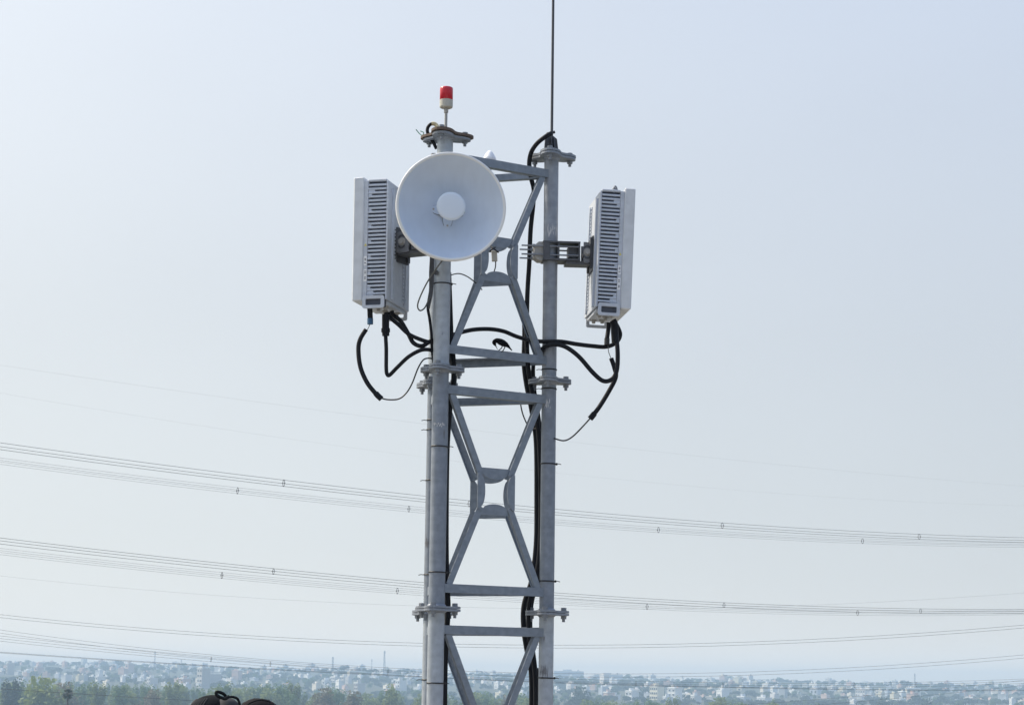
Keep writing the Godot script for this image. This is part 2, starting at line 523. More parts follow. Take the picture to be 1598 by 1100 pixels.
func panel_antenna(called: String, label: String, e0: Vector3, xdir: Vector3, near: float, lean: float, pole: Vector3, r: float, arm_y: float) -> void:
	var x := xdir.normalized()
	var b := Basis(x, Vector3.UP, x.cross(Vector3.UP))
	var H := 0.64
	var hw := 0.20
	var origin := e0 - Vector3.UP * H - b.z * (near * hw)
	var f := Transform3D(b * Basis(Vector3(0, 0, 1), -lean), origin)
	f.origin += e0 - f * Vector3(0, H, near * hw)
	var root := thing(called, label, "antenna", f * Vector3(0.09, -0.02, 0), "panel antennas on the mast")
	var st := mb()
	cbox(st, f, Vector3(0.126, -0.004, -hw - 0.004), Vector3(0.185, H + 0.024, hw + 0.004), 0.006)
	part("radome", done(st), M.radome, root)
	st = mb()
	cbox(st, f, Vector3(0.104, 0.0, -hw), Vector3(0.1255, H + 0.004, hw), 0.002)
	for s in [-1.0, 1.0]:
		for k in 8: cyl(st, f * Vector3(0.1175, 0.04 + k * 0.08, s * hw), f * Vector3(0.1175, 0.04 + k * 0.08, s * (hw + 0.002)), 0.0035, 0.003, 8)
	part("front_frame", done(st), M.panel, root)
	st = mb()
	box(st, f, Vector3(0.003, 0.0036, -hw + 0.036), Vector3(0.1035, H - 0.003, hw - 0.036))
	for s in [near]: box(st, f, Vector3(0.008, -0.036, s * (hw - 0.020) - 0.018), Vector3(0.118, 0.0034, s * (hw - 0.020) + 0.018))  # added dark block behind the near handle, painting the shade in its hole
	part("core_and_dark_fill", done(st), M.core, root)
	st = mb()
	cbox(st, f, Vector3(-0.007, 0.0, -hw), Vector3(0.0025, H, hw), 0.002)
	cbox(st, f, Vector3(0.0028, H - 0.0025, -hw + 0.002), Vector3(0.1038, H + 0.010, hw - 0.002), 0.003)
	cbox(st, f, Vector3(0.0028, -0.020, -hw + 0.040), Vector3(0.1245, 0.0030, hw - 0.040), 0.003)
	part("housing", done(st), M.panel, root)
	# back ribs: a slotted strip down the rear face
	for s in [-1.0, 1.0]:
		st = mb()
		for k in 30:
			box(st, f, Vector3(-0.0115, 0.03 + k * 0.0195, s * 0.085 - 0.014), Vector3(-0.0072, 0.03 + k * 0.0195 + 0.011, s * 0.085 + 0.014))
		tag(part("rear_ribs", done(st), M.fin, root), "", "", "", "stuff")
		st = mb()
		box(st, f, Vector3(-0.017, 0.012, s * 0.118 - 0.012), Vector3(-0.0072, H - 0.03, s * 0.118 + 0.012))
		part("rear_rail", done(st), M.fin, root)
	# cooling fins, one plate each
	var n := 29
	for k in n:
		var y := 0.034 + k * (H - 0.055) / (n - 1)
		st = mb()
		var far := 0.104
		cbox(st, f, Vector3(0.0028, y - 0.0055, -hw + 0.0015), Vector3(far - 0.0005, y + 0.0055, hw - 0.0015), 0.0018)
		# blanks that close the front end of some of the slots
		if k % 4 == 2: cbox(st, f, Vector3(far - 0.018, y - 0.0165, -hw + 0.004), Vector3(far - 0.001, y - 0.0056, hw - 0.004), 0.001)
		elif k < 2 or k == n - 2: cbox(st, f, Vector3(far - 0.036, y - 0.0165, -hw + 0.004), Vector3(far - 0.001, y - 0.0056, hw - 0.004), 0.001)
		part("cooling_fin", done(st), M.fin, root)
	# carrying handles, a rounded frame on either side
	for s in [-1.0, 1.0]:
		st = mb()
		var outer := rounded_rect(Vector2(0.004, -0.046), Vector2(0.124, 0.022), 0.012)
		var hole := rounded_rect(Vector2(0.022, -0.030), Vector2(0.106, 0.004), 0.005)
		var ring := PackedVector2Array()
		for i in outer.size(): ring.append(outer[i])
		var z: float = s * (hw + 0.004)
		for i in 20:
			var j := (i + 1) % 20
			plate(st, PackedVector2Array([outer[i], outer[j], hole[j], hole[i]]), f, z - 0.006, z + 0.006)
		part("handle", done(st), M.panel, root)
	# connectors and glands below
	for q in [Vector3(0.030, 0, 0.10), Vector3(0.030, 0, -0.10), Vector3(0.075, 0, 0.03), Vector3(0.075, 0, -0.08), Vector3(0.09, 0, 0.12)]:
		st = mb()
		cyl(st, f * (q + Vector3(0, -0.019, 0)), f * (q + Vector3(0, -0.027, 0)), 0.017, 0.017, 16)
		cyl(st, f * (q + Vector3(0, -0.026, 0)), f * (q + Vector3(0, -0.040, 0)), 0.010, 0.010, 12)
		part("connector", done(st), M.cast, root)
	for s in [0.03, 0.065]:
		st = mb()
		tube(st, smooth_path([f * Vector3(0.07, H + 0.008, near * 0.1 + s), f * Vector3(0.074, H + 0.034, near * 0.1 + s * 1.1), f * Vector3(0.085, H + 0.03, near * 0.1 + s), f * Vector3(0.09, H + 0.008, near * 0.1 + s)], 4), 0.0045, 6)
		part("lifting_eye", done(st), M.bolt, root)
	st = mb()
	var zn := near * (hw + 0.0002)
	var zo := near * 0.0009
	for q in [[0.100, 0.10, 0.122, 0.165], [0.100, 0.185, 0.122, 0.235]]:
		box(st, f, Vector3(q[0] + 0.005, q[1], minf(zn, zn + zo)), Vector3(q[2], q[3], maxf(zn, zn + zo)))
	var stk := part("label_sticker", done(st), M.sticker, root)
	st = mb()
	for q in [0.112, 0.120, 0.142, 0.151, 0.196, 0.212, 0.219]:
		box(st, f, Vector3(0.109, q, minf(zn + zo, zn + 2 * zo)), Vector3(0.118, q + 0.004, maxf(zn + zo, zn + 2 * zo)))
	tag(part("label_print", done(st), M.ink, stk), "", "", "", "stuff")
	st = mb()
	plate(st, PackedVector2Array([Vector2(0.106, 0.290), Vector2(0.122, 0.290), Vector2(0.114, 0.304)]), f, minf(zn, zn + zo), maxf(zn, zn + zo))
	part("warning_triangle", done(st), M.yellow, root)
	var back := f * Vector3(-0.007, arm_y - f.origin.y, 0)
	var pole_at := leg_of(pole, arm_y)
	var d := back - pole_at
	d.y = 0
	bracket(root, pole_at, r, d, d.length())

# ---------------------------------------------------------------- dish
func dish() -> void:
	var c := at(704, 321.5, 11.02)
	var ax := Vector3(sin(0.15), 0, cos(0.15))
	# local y = axis towards the viewer
	var x := Vector3.UP.cross(ax).normalized()
	var f := Transform3D(Basis(ax.cross(x), ax, x).orthonormalized(), c)
	f.basis = Basis(f.basis.x, ax, f.basis.x.cross(ax))
	var root := thing("dish_antenna", "round white parabolic dish antenna clamped to the left mast leg, facing the viewer", "dish antenna", c - Vector3(0, 0.28, 0))
	var R := 0.2735
	var deep := 0.125
	var prof := []
	for i in 25:
		var r := R * i / 24.0
		prof.append(Vector2(r, -deep + deep * r * r / (R * R) - 0.004))
	var st := mb()
	prof.reverse()
	lathe(st, prof, f, 72)
	var back := []
	for i in 25:
		var r := R * i / 24.0
		back.append(Vector2(r, -deep + deep * r * r / (R * R) - 0.009))
	lathe(st, back, f, 72)
	part("reflector", done(st), M.dish, root)
	st = mb()
	lathe(st, [Vector2(R - 0.001, -0.030), Vector2(R + 0.008, -0.032), Vector2(R + 0.0135, -0.027), Vector2(R + 0.0145, -0.004), Vector2(R + 0.011, 0.0), Vector2(R + 0.003, 0.0), Vector2(R - 0.001, -0.005)], f, 72)
	part("rim", done(st), M.dish_edge, root)
	st = mb()
	lathe(st, [Vector2(0.0745, -0.010), Vector2(0.0755, -0.004), Vector2(0.0735, 0.0015), Vector2(0.06, 0.004), Vector2(0.03, 0.005), Vector2(0.0001, 0.0055)], f, 48)
	lathe(st, [Vector2(0.016, -0.05), Vector2(0.04, -0.022), Vector2(0.0745, -0.010)], f, 48)
	part("subreflector", done(st), M.feed, root)
	st = mb()
	cyl(st, f * Vector3(0, -deep, 0), f * Vector3(0, -0.04, 0), 0.022, 0.016, 20)
	part("feed_tube", done(st), M.feed, root)
	# eared bracket at the vertex: four rounded lobes
	var pl := PackedVector2Array()
	for i in 80:
		var a := TAU * i / 80.0
		var k := pow(absf(cos(2 * (a - 0.06))), 3.0)
		pl.append(Vector2.from_angle(a) * (0.045 + 0.050 * k))
	st = mb()
	# its plane is across the axis, standing a little off the reflector
	var g := f * Transform3D(Basis(Vector3(0, 0, 1), Vector3(-1, 0, 0), Vector3(0, -1, 0)), Vector3(0, -deep + 0.012, 0))
	plate(st, pl, g, 0.0, 0.004)
	part("feed_bracket", done(st), M.dish, root)
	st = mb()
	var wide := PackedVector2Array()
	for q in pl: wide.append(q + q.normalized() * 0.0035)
	plate(st, wide, g, 0.0045, 0.010)  # added darker plate behind the ears, drawing their shadow-gap outline
	part("shade_outline", done(st), M.clamp, root)
	st = mb()
	for k in 4:
		var a := 0.06 + PI / 2 * k
		cyl(st, g * Vector3(cos(a) * 0.08, sin(a) * 0.08, -0.004), g * Vector3(cos(a) * 0.08, sin(a) * 0.08, 0.001), 0.0055, 0.005, 10)
	part("bracket_screw", done(st), M.cast, root)
	# mount behind: drum, arm and the clamp round the leg
	st = mb()
	var hub := f * Vector3(0, -deep - 0.008, 0)
	cyl(st, hub, hub - ax * 0.06, 0.07, 0.06, 28)
	part("hub", done(st), M.cast, root)
	var leg := leg_of(LEG_L, c.y - 0.02)
	st = mb()
	cbox(st, Transform3D(Basis(), leg), Vector3(-0.062, -0.09, -0.055), Vector3(0.062, 0.09, -0.043), 0.003)
	cbox(st, Transform3D(Basis(), leg), Vector3(-0.062, -0.09, 0.0428), Vector3(0.062, 0.09, 0.056), 0.003)
	for sx in [-1, 1]:
		for sy in [-1, 1]: cyl(st, leg + Vector3(sx * 0.053, sy * 0.07, -0.08), leg + Vector3(sx * 0.053, sy * 0.07, 0.08), 0.005, 0.005, 8)
	part("pole_clamp", done(st), M.clamp, root)
	st = mb()
	# hanging swivel plate that shows below the rim on the left of the leg
	var sw := PackedVector2Array([Vector2(-0.064, -0.05), Vector2(-0.046, -0.05), Vector2(-0.046, -0.33), Vector2(-0.052, -0.40), Vector2(-0.066, -0.47), Vector2(-0.076, -0.47), Vector2(-0.070, -0.36), Vector2(-0.072, -0.28)])
	plate(st, sw, Transform3D(Basis(), leg), -0.02, 0.012)
	cyl(st, leg + Vector3(-0.035, -0.285, 0.036), leg + Vector3(-0.035, -0.285, 0.056), 0.013, 0.013, 14)
	part("swivel_plate", done(st), M.dark_metal, root)

# ---------------------------------------------------------------- cables
func cable(called: String, label: String, category: String, pts: Array, width_px: float, m: Material, group := "") -> MeshInstance3D:
	# pts: [px, py, depth]
	var w := []
	for p in pts: w.append(at(p[0], p[1], p[2]))
	var st := mb()
	tube(st, smooth_path(w, 8), width_px * 0.5 * pts[0][2] / FOCAL, 10)
	return single(called, done(st), m, label, category, group)

func strand(pts: Array, width_px: float, extra := []) -> ArrayMesh:
	var w := []
	for p in pts: w.append(at(p[0], p[1], p[2]))
	var st := mb()
	tube(st, smooth_path(w, 8), width_px * 0.5 * pts[0][2] / FOCAL, 10)
	return done(st)

func tie_on(o: Node3D, p: Vector3, y: float, r: float, tail: float) -> void:
	var st := mb()
	lathe(st, [Vector2(r + 0.0008, -0.0035), Vector2(r + 0.0032, -0.003), Vector2(r + 0.0032, 0.003), Vector2(r + 0.0008, 0.0035)], Transform3D(Basis(Vector3.FORWARD, 0.02), leg_of(p, y)), 32)
	cbox(st, Transform3D(Basis(), leg_of(p, y)), Vector3(tail * (r + 0.001), -0.006, -0.012), Vector3(tail * (r + 0.001) + 0.010, 0.006, 0.004), 0.001)
	var e := leg_of(p, y) + Vector3(tail * (r + 0.004), 0, 0)
	tube(st, [e, e + Vector3(tail * 0.014, 0.001, 0.004), e + Vector3(tail * 0.026, -0.003, 0.008)], 0.0022, 5)
	part("cable_tie", done(st), M.tie, o)

func y_on(p: Vector3, py: float) -> float:  # the height on a leg that shows at row py
	var d := (p - EYE)
	var y := EYE.y
	for i in 12:
		var q := sight.inverse() * (leg_of(p, y) - EYE)
		y += ((550.0 - FOCAL * q.y / -q.z) - py) * -d.z / FOCAL
	return y

func cables() -> void:
	var g := "black cables on the mast"
	var c := cable("lightning_cable", "black cable curving from the lightning rod foot down inside the right leg", "cable",
		[[860, 208, 11.62], [850, 214, 11.60], [838, 224, 11.62], [829, 238, 11.68], [826, 256, 11.72], [829, 278, 11.75], [833, 296, 11.75], [832, 320, 11.75], [828, 360, 11.75], [826, 410, 11.75], [823, 460, 11.75], [822, 520, 11.75], [824, 570, 11.75], [831, 615, 11.75], [838, 655, 11.75], [842, 700, 11.75], [844, 790, 11.75], [842, 860, 11.75], [836, 905, 11.75], [826, 945, 11.75], [826, 990, 11.75], [834, 1040, 11.75], [836, 1100, 11.75], [835, 1250, 11.75], [833, 1600, 11.75]], 7.5, M.cable)
	for y in [577, 607]: tie_on(c, LEG_R, y_on(LEG_R, y), 0.0395, -1)
	c = cable("trunk_cable", "black trunk cable bundled behind the right leg, bowing out by the lower flange", "cable",
		[[818, 470, 11.80], [819, 520, 11.80], [818, 565, 11.80], [822, 600, 11.80], [830, 640, 11.80], [837, 690, 11.80], [838, 780, 11.80], [837, 850, 11.80], [830, 905, 11.80], [818, 945, 11.80], [818, 985, 11.80], [826, 1035, 11.80], [830, 1070, 11.80], [829, 1250, 11.80], [827, 1600, 11.80]], 8.5, M.cable)
	for y in [724, 907, 1058]: tie_on(c, LEG_R, y_on(LEG_R, y), 0.0395, 1)
	cable("branch_cable", "black cable branching right of the bundle beside the right flange", "cable",
		[[848, 545, 11.78], [836, 552, 11.78], [832, 575, 11.78], [834, 610, 11.78], [841, 655, 11.78], [846, 700, 11.80], [847, 800, 11.82], [843, 890, 11.82], [830, 940, 11.84], [828, 985, 11.84], [835, 1040, 11.84], [838, 1100, 11.84], [836, 1600, 11.84]], 6.5, M.cable)
	c = cable("left_trunk_cable", "black cable bulging out behind the left leg at its flange", "cable",
		[[700, 425, 11.42], [702, 480, 11.42], [704, 530, 11.42], [707, 560, 11.42], [708, 590, 11.42], [704, 620, 11.42], [700, 660, 11.42], [697, 720, 11.42], [696, 850, 11.42], [698, 920, 11.42], [699, 950, 11.42], [697, 990, 11.42], [694, 1060, 11.42], [693, 1250, 11.42], [690, 1600, 11.42]], 8.5, M.cable)
	for y in [443, 697, 893, 1066]: tie_on(c, LEG_L, y_on(LEG_L, y), 0.0425, 1)
	c = cable("left_trunk_cable", "outer black cable behind the left leg, hooked widest beside the flange", "cable",
		[[697, 470, 11.47], [699, 530, 11.47], [703, 556, 11.47], [708.5, 575, 11.47], [708, 596, 11.47], [702, 630, 11.47], [697, 690, 11.47], [694, 850, 11.47], [696, 950, 11.47], [692, 1060, 11.47], [688, 1600, 11.47]], 9, M.cable)
	for y in [656, 671, 750, 897, 1061]: tie_on(c, LEG_B, y_on(LEG_B, y), 0.0395, -1)
	# the left antenna's leads
	cable("power_lead", "black lead hanging from the left antenna's middle gland in a sharp hook", "cable",
		[[602, 488, 11.38], [601.5, 520, 11.38], [602.5, 545, 11.38], [602.5, 575, 11.38], [604, 584, 11.38], [608, 585, 11.38], [620, 573, 11.36], [637, 557, 11.34], [655, 547, 11.32], [668, 545.5, 11.32], [676, 549, 11.34], [684, 560, 11.38]], 6.2, M.cable, g)
	var root := single("power_plug", strand([[601.5, 491, 11.38], [601.5, 500, 11.38], [601.5, 512, 11.38], [601.8, 524, 11.38]], 11.5), M.cable, "thick black plug on the hooked lead below the left antenna", "connector")
	part("lock_ring", strand([[601.5, 512.5, 11.38], [601.6, 518.5, 11.38]], 14), M.cable, root)
	cable("fibre_lead", "upper of two black leads crossing from the left antenna to the left leg", "cable",
		[[606, 487, 11.42], [607, 494, 11.42], [622, 507, 11.40], [636.5, 520.5, 11.38], [654, 529, 11.36], [671, 534, 11.36], [690, 534, 11.40]], 6.5, M.cable, g)
	cable("fibre_lead", "lower of two black leads drooping from the left antenna to the left leg", "cable",
		[[611, 485, 11.46], [613, 491, 11.46], [625, 501, 11.44], [637, 521, 11.40], [645, 535, 11.38], [658, 540, 11.36], [671, 533, 11.36], [690, 528, 11.40]], 7, M.cable, g)
	root = single("earth_lead", strand([[571, 514, 11.34], [562, 529, 11.34], [559, 545, 11.34], [562, 572, 11.33], [572, 596, 11.32], [585, 613, 11.32], [592, 620, 11.32]], 7.2), M.cable, "thick black sleeved lead looping far out left below the left antenna", "cable")
	part("thin_tail", strand([[592, 620, 11.32], [604, 623.5, 11.32], [622, 622.5, 11.32], [634, 613, 11.32], [643, 598, 11.32], [652, 575, 11.32], [660, 562, 11.32], [668, 559, 11.33], [676, 560, 11.36]], 2.4), M.thin_cable, root)
	part("boot", strand([[586, 613.5, 11.32], [590, 618, 11.32], [595, 622.5, 11.32]], 9.2), M.cable, root)
	part("bare_wire", strand([[577, 504, 11.34], [575, 511, 11.34], [570, 518, 11.34]], 1.2), M.grey_cable, root)
	root = single("coupling", strand([[577, 478, 11.32], [577, 484, 11.32], [577.5, 497, 11.33]], 8.5), M.cable, "short black coupling with a blue tip under the left antenna's outer corner", "connector")
	part("blue_tip", strand([[577.4, 497, 11.33], [577.4, 506, 11.33]], 9.4), M.blue, root)
	# the right antenna's leads
	cable("power_lead", "long black lead from the right antenna across the mast to the left leg", "cable",
		[[957, 500, 11.70], [963, 508, 11.70], [968, 522, 11.70], [962, 534, 11.70], [947, 541, 11.68], [925, 540, 11.64], [900, 537, 11.62], [875, 533, 11.62], [850, 533, 11.64], [828, 531, 11.70], [806, 525, 11.74], [786, 517, 11.74], [764, 513.5, 11.70], [738, 514.5, 11.62], [715, 520, 11.54], [702, 526, 11.46], [696, 540, 11.42]], 6.8, M.cable, g)
	cable("fibre_lead", "black lead swinging down in a deep loop right of the right leg", "cable",
		[[958, 500, 11.62], [961, 520, 11.62], [964, 548, 11.60], [963, 576, 11.60], [956, 591, 11.60], [942, 594.5, 11.60], [926, 582, 11.60], [904, 557, 11.60], [884, 542, 11.60], [867, 537.5, 11.61], [853, 540, 11.62], [843, 549, 11.68], [838, 565, 11.74]], 7.2, M.cable, g)
	single("power_plug", strand([[956, 500, 11.62], [959, 506, 11.62], [959.5, 518, 11.62], [960.5, 534, 11.62]], 12), M.cable, "thick black plug under the right antenna", "connector")
	root = single("earth_lead", strand([[954, 559, 11.66], [959, 574, 11.66], [961, 589, 11.66], [949, 613, 11.66], [934, 637, 11.66], [923.5, 650, 11.66]], 7.2), M.cable, "thick black sleeved lead slanting down to the right leg from the right antenna", "cable")
	part("thin_tail", strand([[923.5, 650, 11.66], [911, 664, 11.66], [894, 681, 11.66], [881, 687.5, 11.66], [868, 685, 11.66], [855, 680, 11.72]], 2.4), M.thin_cable, root)
	part("boot", strand([[928, 645, 11.66], [924, 650, 11.66], [921, 653.5, 11.66]], 9.4), M.cable, root)
	part("bare_wire", strand([[949, 540, 11.66], [950, 549, 11.66], [954, 560, 11.66]], 1.2), M.grey_cable, root)
	root = single("coupling", strand([[950, 503, 11.68], [950, 510, 11.68], [947.5, 528, 11.66]], 7), M.cable, "short black coupling under the right antenna, beside the thick plug", "connector")
	part("blue_tip", strand([[947.5, 528, 11.66], [947.2, 538, 11.66]], 8.6), M.thin_cable, root)
	# thin ones
	cable("dish_cable", "thin grey cable looping from the dish's lower rim back to the left leg", "cable",
		[[692, 404, 11.16], [683, 416, 11.16], [668, 438, 11.18], [656, 462, 11.20], [651.5, 477, 11.22], [655, 484.5, 11.24], [662, 481, 11.26], [668, 470, 11.28], [674, 458, 11.3]], 2.4, M.grey_cable)
	cable("slack_cable", "black slack cable bulging left of the left leg under the dish", "cable",
		[[674, 440, 11.32], [670, 462, 11.33], [667.5, 480, 11.34], [670, 496, 11.34], [673, 520, 11.34], [674, 545, 11.36], [677, 570, 11.38], [682, 610, 11.4], [684, 680, 11.4], [682, 900, 11.42], [677, 1500, 11.42]], 4.5, M.cable)
	cable("jumper_cable", "thin arched cable from the left leg to the brace right of the dish", "cable",
		[[697, 432, 11.34], [706, 428.5, 11.36], [717, 427, 11.38], [730, 432, 11.40], [744, 443, 11.44], [752, 452, 11.5]], 1.9, M.thin_cable)
	cable("loose_cable", "thin black cable dangling behind the crossbar near the right leg", "cable",
		[[811, 612, 11.82], [813, 634, 11.82], [818, 652, 11.82], [827, 668, 11.80], [838, 669, 11.78], [848, 673, 11.76]], 2.2, M.thin_cable)

# ---------------------------------------------------------------- lamp, rod and small things
func small_things() -> void:
	var dl := 11.3
	# obstruction lamp
	var base := leg_of(LEG_L, FLANGE_TOP + 0.026)
	base += Vector3(0.002, 0, 0.0)
	var root := thing("warning_lamp", "red warning lamp on a thin stem above the left mast leg", "lamp", base)
	var f := Transform3D(Basis(), base)
	var st := mb()
	lathe(st, [Vector2(0.02, -0.004), Vector2(0.022, 0.004), Vector2(0.016, 0.018), Vector2(0.0085, 0.024), Vector2(0.0085, 0.026)], f, 24)
	part("foot", done(st), M.flange_steel, root)
	st = mb()
	lathe(st, [Vector2(0.0080, 0.02), Vector2(0.0080, 0.105), Vector2(0.0118, 0.107), Vector2(0.0118, 0.130), Vector2(0.006, 0.131)], f, 24, true)
	part("stem", done(st), M.cast, root)
	st = mb()
	lathe(st, [Vector2(0.004, 0.1285), Vector2(0.027, 0.131), Vector2(0.034, 0.1345), Vector2(0.0355, 0.140), Vector2(0.0355, 0.176), Vector2(0.030, 0.1762)], f, 36, true)
	part("lamp_base", done(st), M.beige, root)
	st = mb()
	lathe(st, [Vector2(0.0335, 0.1763), Vector2(0.0352, 0.1775), Vector2(0.0352, 0.237), Vector2(0.0335, 0.2435), Vector2(0.028, 0.2465), Vector2(0.0001, 0.248)], f, 36)
	part("red_lens", done(st), M.red, root)
	# cover plate under the lamp
	root = thing("cover_plate", "rusty lobed cover plate bolted on the left leg top", "plate", base - Vector3(0, 0.02, 0))
	st = mb()
	plate(st, lobed(atan2(1.0, -0.15), 1.22), Transform3D(Basis(Vector3(1, 0, 0), Vector3(0, 0, 1), Vector3(0, -1, 0)), leg_of(LEG_L, FLANGE_TOP)), -0.0165, -0.0035)
	part("plate", done(st), M.rusty, root)
	# conduit hook
	root = thing("conduit_hook", "black conduit hooked over the rusty plate with a beige taped end", "conduit", at(668, 206, dl))
	part("conduit", strand([[681, 232, 11.33], [676, 222, 11.33], [671, 214, 11.34], [667, 206, 11.34], [667.5, 199, 11.34], [671.5, 194, 11.34], [676, 192.8, 11.34]], 5.5), M.cable, root)
	part("taped_end", strand([[673.5, 193, 11.34], [677, 193, 11.34], [680.5, 195, 11.34], [684, 200.5, 11.33]], 6.6), M.tape, root)
	part("green_wire", strand([[649, 202, 11.36], [651.5, 205, 11.36], [655, 209, 11.35], [659, 211, 11.34], [661, 207, 11.34], [656, 204.5, 11.35]], 1.5), M.green, root)
	# lightning rod
	base = leg_of(LEG_R, FLANGE_TOP + 0.002)
	root = thing("lightning_rod", "tall thin dark lightning rod on the right leg top", "lightning rod", base)
	st = mb()
	f = Transform3D(Basis(Vector3.UP, 0.35), base)
	plate(st, lobed(atan2(1.0, -0.10), 1.12), Transform3D(Basis(Vector3(1, 0, 0), Vector3(0, 0, 1), Vector3(0, -1, 0)), leg_of(LEG_R, FLANGE_TOP)), -0.0135, -0.0015)
	part("base_plate", done(st), M.flange_steel, root)
	st = mb()
	plate(st, PackedVector2Array([Vector2(-0.045, 0.011), Vector2(0.042, 0.011), Vector2(0.030, 0.098), Vector2(0.010, 0.112), Vector2(-0.038, 0.112)]), f, -0.004, 0.004)
	plate(st, PackedVector2Array([Vector2(-0.035, 0.011), Vector2(0.035, 0.011), Vector2(0.016, 0.105), Vector2(-0.016, 0.105)]), f * Transform3D(Basis(Vector3.UP, PI / 2), Vector3.ZERO), 0.0045, 0.0105)
	plate(st, PackedVector2Array([Vector2(-0.035, 0.011), Vector2(0.035, 0.011), Vector2(0.016, 0.105), Vector2(-0.016, 0.105)]), f * Transform3D(Basis(Vector3.UP, PI / 2), Vector3.ZERO), -0.0105, -0.0045)
	cbox(st, f, Vector3(0.045, 0.0112, -0.03), Vector3(0.085, 0.022, 0.01), 0.002)
	part("foot", done(st), M.dark_metal, root)
	st = mb()
	cyl(st, base + Vector3(0, 0.045, 0), base + Vector3(0, 1.9, 0), 0.0078, 0.0065, 14)
	part("rod", done(st), M.dark_metal, root)
	st = mb()
	var k := base + Vector3(-0.002, 0.130, 0)
	cyl(st, k + Vector3(-0.022, -0.004, 0), k + Vector3(0.020, 0.006, 0), 0.008, 0.008, 10)
	tube(st, smooth_path([k + Vector3(-0.02, 0, 0), k + Vector3(-0.026, -0.012, 0), k + Vector3(-0.022, -0.022, 0)], 4), 0.007, 8)
	part("cable_clamp", done(st), M.dark_metal, root)
	# little white cone behind the top bar
	var p := at(764, 247, 11.78)
	root = thing("receiver_dome", "small white cone-shaped receiver peeping over the top crossbar right of the dish", "receiver", p - Vector3(0, 0.06, 0))
	st = mb()
	lathe(st, [Vector2(0.036, -0.012), Vector2(0.037, -0.004), Vector2(0.033, 0.006), Vector2(0.022, 0.026), Vector2(0.013, 0.038), Vector2(0.006, 0.043), Vector2(0.0001, 0.044)], Transform3D(Basis(), p), 28)
	part("dome", done(st), M.white, root)
	st = mb()
	cyl(st, p + Vector3(0, -0.13, 0), p + Vector3(0, -0.01, 0), 0.011, 0.011, 12)
	part("stalk", done(st), M.clamp, root)
	# injector box tied at the brace
	p = at(771.5, 399, 11.46)
	root = thing("surge_box", "small beige surge box tied to the brace at the dish's lower right", "box", p - Vector3(0, 0.03, 0))
	st = mb()
	f = Transform3D(Basis(Vector3(0, 0, 1), 0.06), p)
	cbox(st, f, Vector3(-0.0155, -0.031, -0.012), Vector3(0.0155, 0.026, 0.012), 0.003)
	part("case", done(st), M.beige, root)
	part("lead", strand([[773.5, 408, 11.46], [773, 417, 11.47], [769.5, 428, 11.5], [766, 435, 11.53]], 1.9), M.thin_cable, root)
	part("tie_strap", strand([[764, 393, 11.44], [768, 388.5, 11.43], [773, 386, 11.44]], 2.4), M.tie, root)
	part("tie_strap", strand([[766, 385, 11.445], [771, 388.5, 11.43], [778, 394, 11.445]], 2.4), M.tie, root)
	bird()
	bags()

func bird() -> void:
	var d := 11.50
	var pts := [[776.6, 545.5, d], [775.2, 542.8, d], [773.6, 539.8, d], [772.4, 537.6, d], [771.2, 534.6, d], [772.6, 532.4, d], [776, 531.6, d], [780.5, 533.2, d], [785, 535.4, d], [789.5, 537.8, d], [792.5, 540, d], [795.5, 543, d], [799, 547, d]]
	var rad := [0.3, 0.5, 0.9, 2.3, 3.4, 3.5, 4.0, 5.2, 5.3, 4.2, 2.6, 1.4, 0.7]
	var w := []
	var r := []
	for i in pts.size() - 1:
		for k in 5:
			var t := k / 5.0
			r.append(lerpf(rad[i], rad[i + 1], t) * d / FOCAL)
	r.append(rad[-1] * d / FOCAL)
	for p in pts: w.append(at(p[0], p[1], p[2]))
	var st := mb()
	tube(st, smooth_path(w, 5), r, 12)
	for s in [[783.8, 539, 782.6, 543.2, 777.4, 547.3, -0.006], [788.2, 540, 787.2, 543.4, 784.2, 548.2, 0.006]]:
		var z: float = d - s[6]
		tube(st, smooth_path([at(s[0], s[1], z), at(s[2], s[3], z), at(s[4], s[5], z)], 4), 0.0026, 6)
		for q in [[-2.4, 0.3], [-1.8, 1.4], [1.6, 0.4]]:
			tube(st, [at(s[4], s[5], z), at(s[4] + q[0], s[5] + q[1], z - 0.003)], 0.0015, 5)
	var root := thing("small_bird", "tiny dark sunbird bent forward pecking at the upper crossbar", "bird", at(781, 548.2, d))
	part("body", done(st), M.plumage, root)
	st = mb()
	for s in [-1, 1]:
		var z: float = d + s * 0.0125
		tube(st, smooth_path([at(778, 532.5, z), at(783, 534, z - s * 0.002), at(789, 536.6, z), at(795.5, 539.2, z + s * -0.004)], 4), [0.001, 0.002, 0.003, 0.004, 0.0048, 0.005, 0.005, 0.0048, 0.0042, 0.0034, 0.0026, 0.0016, 0.0006], 8)
	part("wing", done(st), M.plumage, root)

